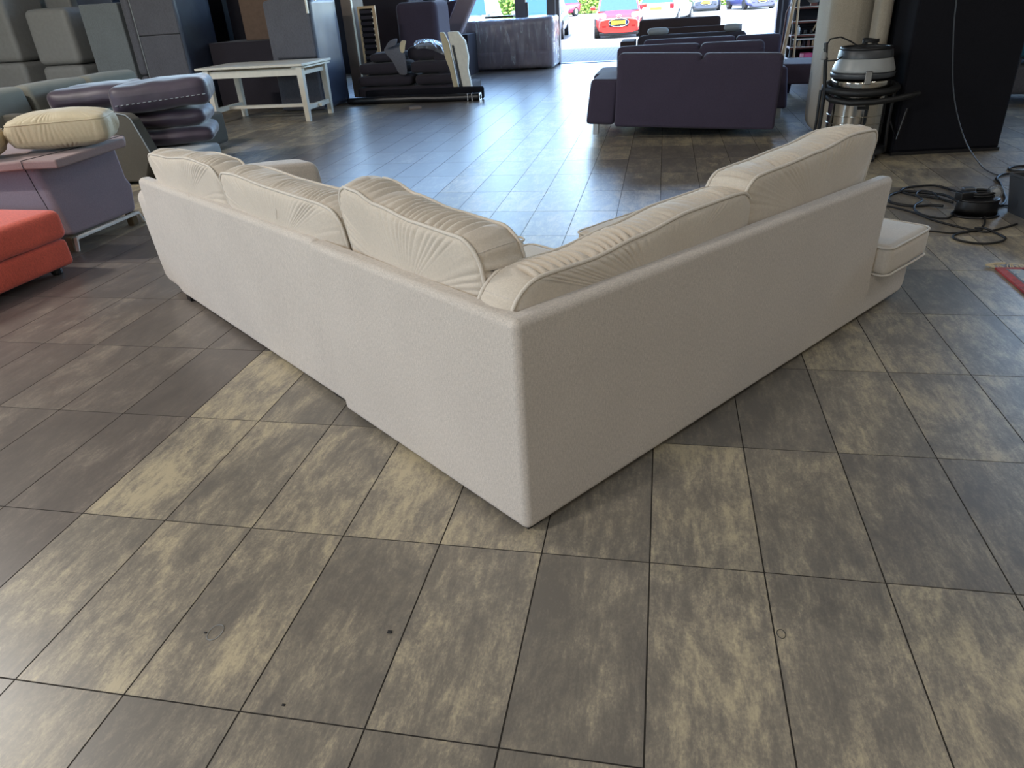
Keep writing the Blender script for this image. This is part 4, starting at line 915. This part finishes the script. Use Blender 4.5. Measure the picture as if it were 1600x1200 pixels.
tag(MB().tube([(3.42, 12.80, .012), (3.56, 12.88, 1.15)], [.035, .028], 8).tube([(3.56, 12.88, 1.15), (3.58, 12.9, 1.6)], .028, 8).build('plank', wood), 'pale wooden plank leaning left in front of the rack', 'plank')
tag(MB().tube([(3.63, 12.75, 0), (3.60, 12.80, 1.6)], .018, 8).build('pole', wood), 'upright thin wooden pole in front of the rack', 'pole')
tag(MB().tube([(3.90, 13.05, .585), (4.18, 13.1, 1.15)], .012, 8).build('stick', wood), 'thin stick standing diagonally across the rack shelves', 'stick')
tag(pad(.13, .12, .085, .05, 10, 0, .03, 3).build('plastic_bag', blue_bag, None, True, loc=(4.22, 13.08, .672), wn=False), 'bright blue plastic bag on the third rack shelf', 'bag')
tag(pad(.11, .11, .07, .05, 10, 0, .03, 6).build('plastic_bag', blue_bag, None, True, loc=(4.24, 13.08, .478), wn=False), 'smaller bright blue bag on the shelf below the other', 'bag')
tag(MB().box(3.84, 13.02, 1.002, 3.94, 13.12, 1.05).bevel(.008, 2).build('small_tray', redwood), 'small red-brown block on the top visible shelf', 'box')
tag(MB().lathe([(.05, 0), (.085, .03), (.09, .035)], (3.89, 13.07, 1.052), 16, 1.2, .8).build('bowl', grey_p), 'pale shallow bowl on the small red-brown block', 'bowl')
tag(MB().box(4.14, 13.0, .792, 4.26, 13.1, .93).bevel(.01, 1).build('canister', alu_light), 'pale blue canister on the fourth shelf near the beige upended sofa', 'canister')
tag(MB().box(3.72, 13.0, .07, 3.86, 13.2, .16).box(3.86, 13.0, .07, 3.97, 13.2, .12).build('crate', alu_light), 'pale blue box low on the left of the rack', 'box')
tag(rbox(3.80, 13.0, .222, 3.95, 13.2, .30, .01, 1, .2).build('pink_case', pink), 'pink plastic case on the second lowest shelf', 'case')
tag(rbox(3.98, 13.02, .222, 4.12, 13.2, .265, .01, 1).build('flat_box', grey_cloth2), 'flat grey-pink box beside the pink case', 'box')
tag(rbox(4.14, 13.02, .222, 4.26, 13.2, .28, .01, 1).build('flat_box', dark_cloth), 'dark box right of the flat grey-pink box', 'box')
tag(MB().box(3.62, 12.99, .505, 4.05, 13.2, .525).build('white_lid', white_metal), 'long pale lid on a row of jars on the middle shelf', 'lid')
for k in range(6):
    x = 3.66 + k * .075
    tag(MB().lathe([(.020, 0), (.024, .01), (.024, .075), (.016, .085), (.018, .1)], (x, 13.06, .402), 10).build('jar', (redwood, wood, dark_cloth)[k % 3], None, True), 'small jar under the long pale lid, %s from the left' % ('first', 'second', 'third', 'fourth', 'fifth', 'sixth')[k], 'jar', 'jars under the pale lid')
for k in range(5):
    x = 3.72 + k * .09
    tag(MB().lathe([(.022, 0), (.028, .02), (.02, .055), (.026, .06)], (x, 13.04, .587), 10).build('dark_tin', black_p, None, True), 'small dark tin on the third rack shelf, %s from the left' % ('first', 'second', 'third', 'fourth', 'fifth')[k], 'tin', 'dark tins on the third shelf')
tag(rbox(3.70, 13.12, .587, 4.05, 13.22, .70, .02, 1).build('dark_bag', lining), 'dark bag behind the small tins on the third shelf', 'bag')
tag(MB().lathe([(.03, 0), (.03, .10), (.012, .12), (.012, .14)], (3.69, 13.03, .587), 12).build('spray_bottle', white_metal, None, True), 'white bottle at the left of the third shelf', 'bottle')
tag(pad(.10, .10, .10, .05, 10, 0, .03, 2).build('dark_bundle', rubber, None, True, loc=(3.50, 12.5, .10), wn=False), 'dark bundle on the floor left of the rack', 'bundle')
tag(pad(.05, .16, .27, .04, 10).build('grey_panel', alu_light, None, True, loc=(3.66, 16.2, .45)) if False else rbox(3.52, 15.9, 0, 3.78, 16.4, .46, .04, 2).build('grey_bin', alu_light), 'pale blue-grey bin by the right door jamb', 'bin')
for k, z in enumerate((0,)):
    tag(MB().tube([(3.74, 15.2, .0), (3.78, 15.2, .85), (3.86, 15.2, 1.05), (3.88, 15.2, 1.4)], .014, 8).build('handrail', redwood, None, True), 'reddish bent rail standing by the right door jamb', 'rail')
# unseen ceiling lamps, added to brighten the sofas and floor
def lamp(x, y, e, lab):
    o = thing('added_ceiling_lamp', lab, 'lamp', (x, y, ZC))
    part('housing', MB().box(-.62, -.16, -.08, .62, .16, 0).bevel(.01, 1), white_metal, o, False)
    m = bpy.data.materials.get('added_lamp_diffuser')
    if not m:
        m, t, b = base_mat('added_lamp_diffuser'); b.inputs['Emission Color'].default_value = (1, .95, .88, 1); b.inputs['Emission Strength'].default_value = 6
    part('diffuser', MB().box(-.58, -.13, -.092, .58, .13, -.081), m, o, False)
    l = light('added_lamp_light', 'AREA', (x, y, ZC - .11), e, (1, .95, .88), (0, 0, 0), 1.15, .26)
for q in ((-3.8, -3.6, 400, 'added unseen lamp over the left of the rear wall'), (1.2, -4.4, 70, 'added unseen lamp behind the viewer'), (5.4, -3.6, 62, 'added unseen lamp over the right of the rear wall'), (-6.0, 2.8, 330, 'added unseen lamp over the left sofas'), (6.2, 2.6, 45, 'added unseen lamp over the right aisle')): lamp(*q)
# ------------------------------------------------------------------ outside: paving, hedge, cars
def pave_mat():
    m, t, b = base_mat('pale_paving'); geo = N(t, 'ShaderNodeNewGeometry')
    br = N(t, 'ShaderNodeTexBrick'); br.inputs['Scale'].default_value = 1; br.inputs['Brick Width'].default_value = .21; br.inputs['Row Height'].default_value = .105
    br.inputs['Mortar Size'].default_value = .008; br.inputs['Color1'].default_value = (*srgb(132, 128, 122), 1); br.inputs['Color2'].default_value = (*srgb(118, 115, 111), 1); br.inputs['Mortar'].default_value = (*srgb(70, 70, 70), 1)
    t.links.new(geo.outputs['Position'], br.inputs['Vector']); t.links.new(br.outputs[0], b.inputs['Base Color']); b.inputs['Roughness'].default_value = .9
    bp = N(t, 'ShaderNodeBump'); bp.inputs['Strength'].default_value = .4; bp.inputs['Distance'].default_value = .01; t.links.new(br.outputs[1], bp.inputs['Height']); bp.invert = True
    t.links.new(bp.outputs[0], b.inputs['Normal']); return m
tag(MB().box(-60, YF + .2, -.1, 60, 120, -.008).build('paving', pave_mat()), kind='structure')
hedge_m = simple('hedge_leaf', srgb(120, 150, 60), .6, var=.5, scale=6, bump=.5, bscale=20)
def hedge(name, label, x0, x1, y, h, seed, n=2600):
    o = thing(name, label, 'hedge', ((x0 + x1) / 2, y, 0)); W = (x1 - x0) / 2; rnd = random.Random(seed)
    part('stems', MB().tube([(-W, 0, .0), (-W * .5, .05, h * .4), (0, 0, .02), (W * .5, .1, h * .4), (W, 0, 0)], .05, 5), wood, o, False)
    m = MB()
    for _ in range(n):
        x = rnd.uniform(-W, W); yy = rnd.uniform(-.5, .5); z = rnd.uniform(.02, h) * (1 - .15 * rnd.random())
        d = Vector((rnd.gauss(0, 1), rnd.gauss(0, 1), rnd.gauss(0, 1))).normalized() * .13; u = d.orthogonal().normalized() * .08
        c = Vector((x, yy, z)); m.add([c - d, c + u, c + d, c - u], [(0, 1, 2, 3)])
    tag(part('leaves', m, hedge_m, o, False), kind='stuff')
hedge('hedge', 'sunlit yellow-green hedge behind the red car', -11, 1.5, 62, 2.0, 3, 6000)
hedge('hedge', 'dark clipped hedge behind the dark parked cars', 1.8, 14, 64, 1.9, 4, 5000)
hedge('hedge', 'reedy green shrub seen through the shop window', -8.5, -5.5, 40, 1.7, 5, 1800)
struct('wall_far', MB().box(-60, 75, 0, 60, 76, 3.2), box_m)
glass_d = simple('car_glass', srgb(50, 84, 116), .15, var=.05, bump=0, spec=.3)
tyre = simple('tyre', srgb(28, 28, 30), .8, bump=0)
lens = simple('headlamp_glass', srgb(225, 228, 230), .15, var=.03, bump=0)
red_lens = simple('red_lamp_glass', srgb(190, 30, 36), .2, bump=0)
yellow_plate = simple('yellow_plate', srgb(226, 180, 40), .5, bump=0)
def paint(name, c, metal=0): return simple(name, c, .28, metal, .02, bump=0, coat=.8)
def car(label, loc, rz, col, W=1.66, L=3.5, H=1.46, face='front', plate=True, hood=.30, tail=.06):
    """hatchback; local +y is the nose"""
    o = thing('car', label, 'car', loc, rz); hw, hl = W / 2, L / 2; hb = .30 * L
    zb, zs = .20, .86 if H < 1.6 else 1.0
    # body loft: stations along y
    st = [(-hl, .84, .34, .62), (-hl + .05, .93, .24, .80), (-hl + .35, 1.0, zb, zs + .02), (-.3 * hl, 1.0, zb, zs + .0), (.25 * hl, 1.0, zb, zs - .02), (hl - .95, .99, zb, zs - .06), (hl - .45, .97, zb, zs - .16), (hl - .12, .88, .15, .66), (hl, .74, .17, .52)]
    vs, fs = [], []; K = 12
    for y, wf, z0, z1 in st:
        w_ = hw * wf; prof = [(0, z0), (.78, z0), (.93, z0 + .07), (1.0, z0 + .42 * (z1 - z0)), (.98, z0 + .78 * (z1 - z0)), (.90, z1 - .012), (.5, z1 + .028), (0, z1 + .035)]
        ring_ = [(u * w_, y, z) for u, z in prof] + [(-u * w_, y, z) for u, z in prof[-2:0:-1]]
        K = len(ring_); vs += ring_
    for i in range(len(st) - 1):
        for k in range(K): fs.append((i * K + k, i * K + (k + 1) % K, (i + 1) * K + (k + 1) % K, (i + 1) * K + k))
    fs += [tuple(range(K))[::-1], tuple(range((len(st) - 1) * K, len(st) * K))]
    part('body', MB().add(vs, fs), col, o)
    # cabin (painted) and glass panes standing proud of it
    y0, y1, y2, y3 = -hl + .10, -hl + .48, .22 * hl, hl - .88
    def ca(s_): return [(-hw * .90, s_), (hw * .90, s_)]
    b = [(-hw * .90, y0, zs - .03), (hw * .90, y0, zs - .03), (hw * .90, y3, zs - .08), (-hw * .90, y3, zs - .08)]
    tp = [(-hw * .70, y1, H - .03), (hw * .70, y1, H - .03), (hw * .70, y2, H), (-hw * .70, y2, H)]
    part('cabin', MB().hexa(b, tp).bevel(.05, 3), col, o)
    def pane(nm, q, off, inset=.06):
        q = [Vector(p) for p in q]; c = sum(q, Vector()) / 4; nn = (q[1] - q[0]).cross(q[3] - q[0]).normalized()
        if nn.dot(c - Vector((0, 0, .6))) < 0: nn = -nn
        q = [p + (c - p).normalized() * inset * 1.4 for p in q]
        part(nm, MB().hexa([p + nn * (off - .02) for p in q], [p + nn * off for p in q]), glass_d, o, False)
    pane('windshield', [b[3], b[2], tp[2], tp[3]], .012, .05); pane('rear_window', [b[1], b[0], tp[0], tp[1]], .012)
    pane('side_window', [b[2], b[1], tp[1], tp[2]], .012, .09); pane('side_window', [b[0], b[3], tp[3], tp[0]], .012, .09)
    for sx in (-1, 1):
        part('headlamp', mapped(pad(.15, .16, .10, .07, 8), lambda x, y, z: (x, y - abs(x) * .2 - sx * x * .5, z + .2 * -y * .3)), lens, o, loc=(sx * hw * .70, hl - .24, .66))
        part('tail_lamp', pad(.10, .07, .12, .05, 8), red_lens, o, loc=(sx * hw * .78, -hl + .07, .72))
        part('mirror', pad(.09, .05, .065, .04, 8), col, o, loc=(sx * (hw + .07), y3 - .22, zs + .06))
        part('fog_lamp', pad(.08, .02, .04, .015, 8), black_p, o, loc=(sx * hw * .60, hl - .02, .36)) if face == 'front' else None
        for sy in (1, -1):
            wy = hl * .66 * sy
            wh = part('wheel', MB().prism([(.30 * cos(t), .30 * sin(t)) for t in [2 * pi * i / 20 for i in range(20)]], lambda u, v, q: (sx * hw * .88 + q, wy + u, .30 + v), -.10, .105), tyre, o, False)
            part('rim', MB().prism([(.19 * cos(t), .19 * sin(t)) for t in [2 * pi * i / 16 for i in range(16)]], lambda u, v, q: (sx * hw * .88 + q + sx * .1, wy + u, .30 + v), -.012, .012), chrome, wh, False)
    part('lower_bumper', MB().box(-hw * .80, hl - .16, .09, hw * .80, hl - .01, .19).bevel(.02, 2), black_p, o)
    gr = part('grille', pad(.32, .03, .12, .028, 10), black_p, o, loc=(0, hl - .0, .47))
    part('grille_frame', MB().tube([(.33 * cos(t) * (1 if abs(cos(t)) < .9 else 1), .028, .125 * sin(t)) for t in [2 * pi * i / 28 for i in range(28)]], .012, 6, True), chrome, gr)
    if plate:
        part('number_plate', MB().box(-.26, hl + .028, .42, .26, hl + .045, .53), yellow_plate, o, False)
        part('plate_band', MB().box(-.26, hl + .0455, .42, -.225, hl + .047, .53), simple('plate_blue', srgb(30, 60, 150), .5, bump=0) if 'plate_blue' not in MATS else MATS['plate_blue'], o, False)
        part('number_plate', MB().box(-.26, -hl - .02, .60, .26, -hl - .003, .71), yellow_plate, o, False)
    return o
red = paint('red_paint', srgb(206, 44, 36)); white_p = paint('white_paint', srgb(232, 232, 232)); silver = paint('silver_paint', srgb(176, 190, 198), .3)
dk = paint('black_paint', srgb(58, 64, 76)); nb = paint('blue_paint', srgb(62, 66, 110)); mg = paint('magenta_paint', srgb(190, 30, 70)); gy = paint('grey_paint', srgb(150, 150, 150), .3)
rc = car('bright red small hatchback facing the open doorway', (-.16, 27.9, 0), pi + radians(4), red, 1.64, 3.44, 1.47)
for k in (0, .055): part('chevron_badge', MB().tube([(-.10, 1.70 - .05, .615 + k), (0, 1.735 - .05, .655 + k), (.10, 1.70 - .05, .615 + k)], .013, 5), chrome, rc)
part('round_pink_disc', MB().prism([(.17 * cos(t), .13 * sin(t)) for t in [2 * pi * i / 20 for i in range(20)]], lambda u, v, q: (u, .502 - v * .556 + q * .83, 1.285 + v * .83 + q * .556), .016, .022), pink, rc, False)  # flat pink disc set on the windshield
car('white hatchback seen from behind, right of the red car', (1.55, 36.5, 0), radians(-14), white_p, 1.75, 3.9, 1.45, 'rear')
car('dark grey-blue car facing the shop, far across the car park', (3.95, 52.6, 0), pi, dk, 1.8, 4.2, 1.5)
car('dark indigo car with yellow plate, rightmost of the far row', (6.6, 50.8, 0), pi + radians(14), nb, 1.85, 4.3, 1.5)
car('pale silver car seen through the narrow window beside the doorway', (-3.0, 28.6, 0), pi + radians(3), silver, 1.75, 4.0, 1.5)
car('pale silver van-like car seen through the wide window', (-5.3, 26.8, 0), pi + radians(3), silver, 1.8, 4.2, 1.72)
car('grey parked car whose wheel shows at the left door jamb', (-2.75, 31.9, 0), pi + radians(60) if False else pi, gy, 1.75, 4.0, 1.5) if False else None
car('magenta-red car by the hedge at the left of the doorway', (-6.2, 56.0, 0), pi - radians(30), mg, 1.7, 3.9, 1.5)
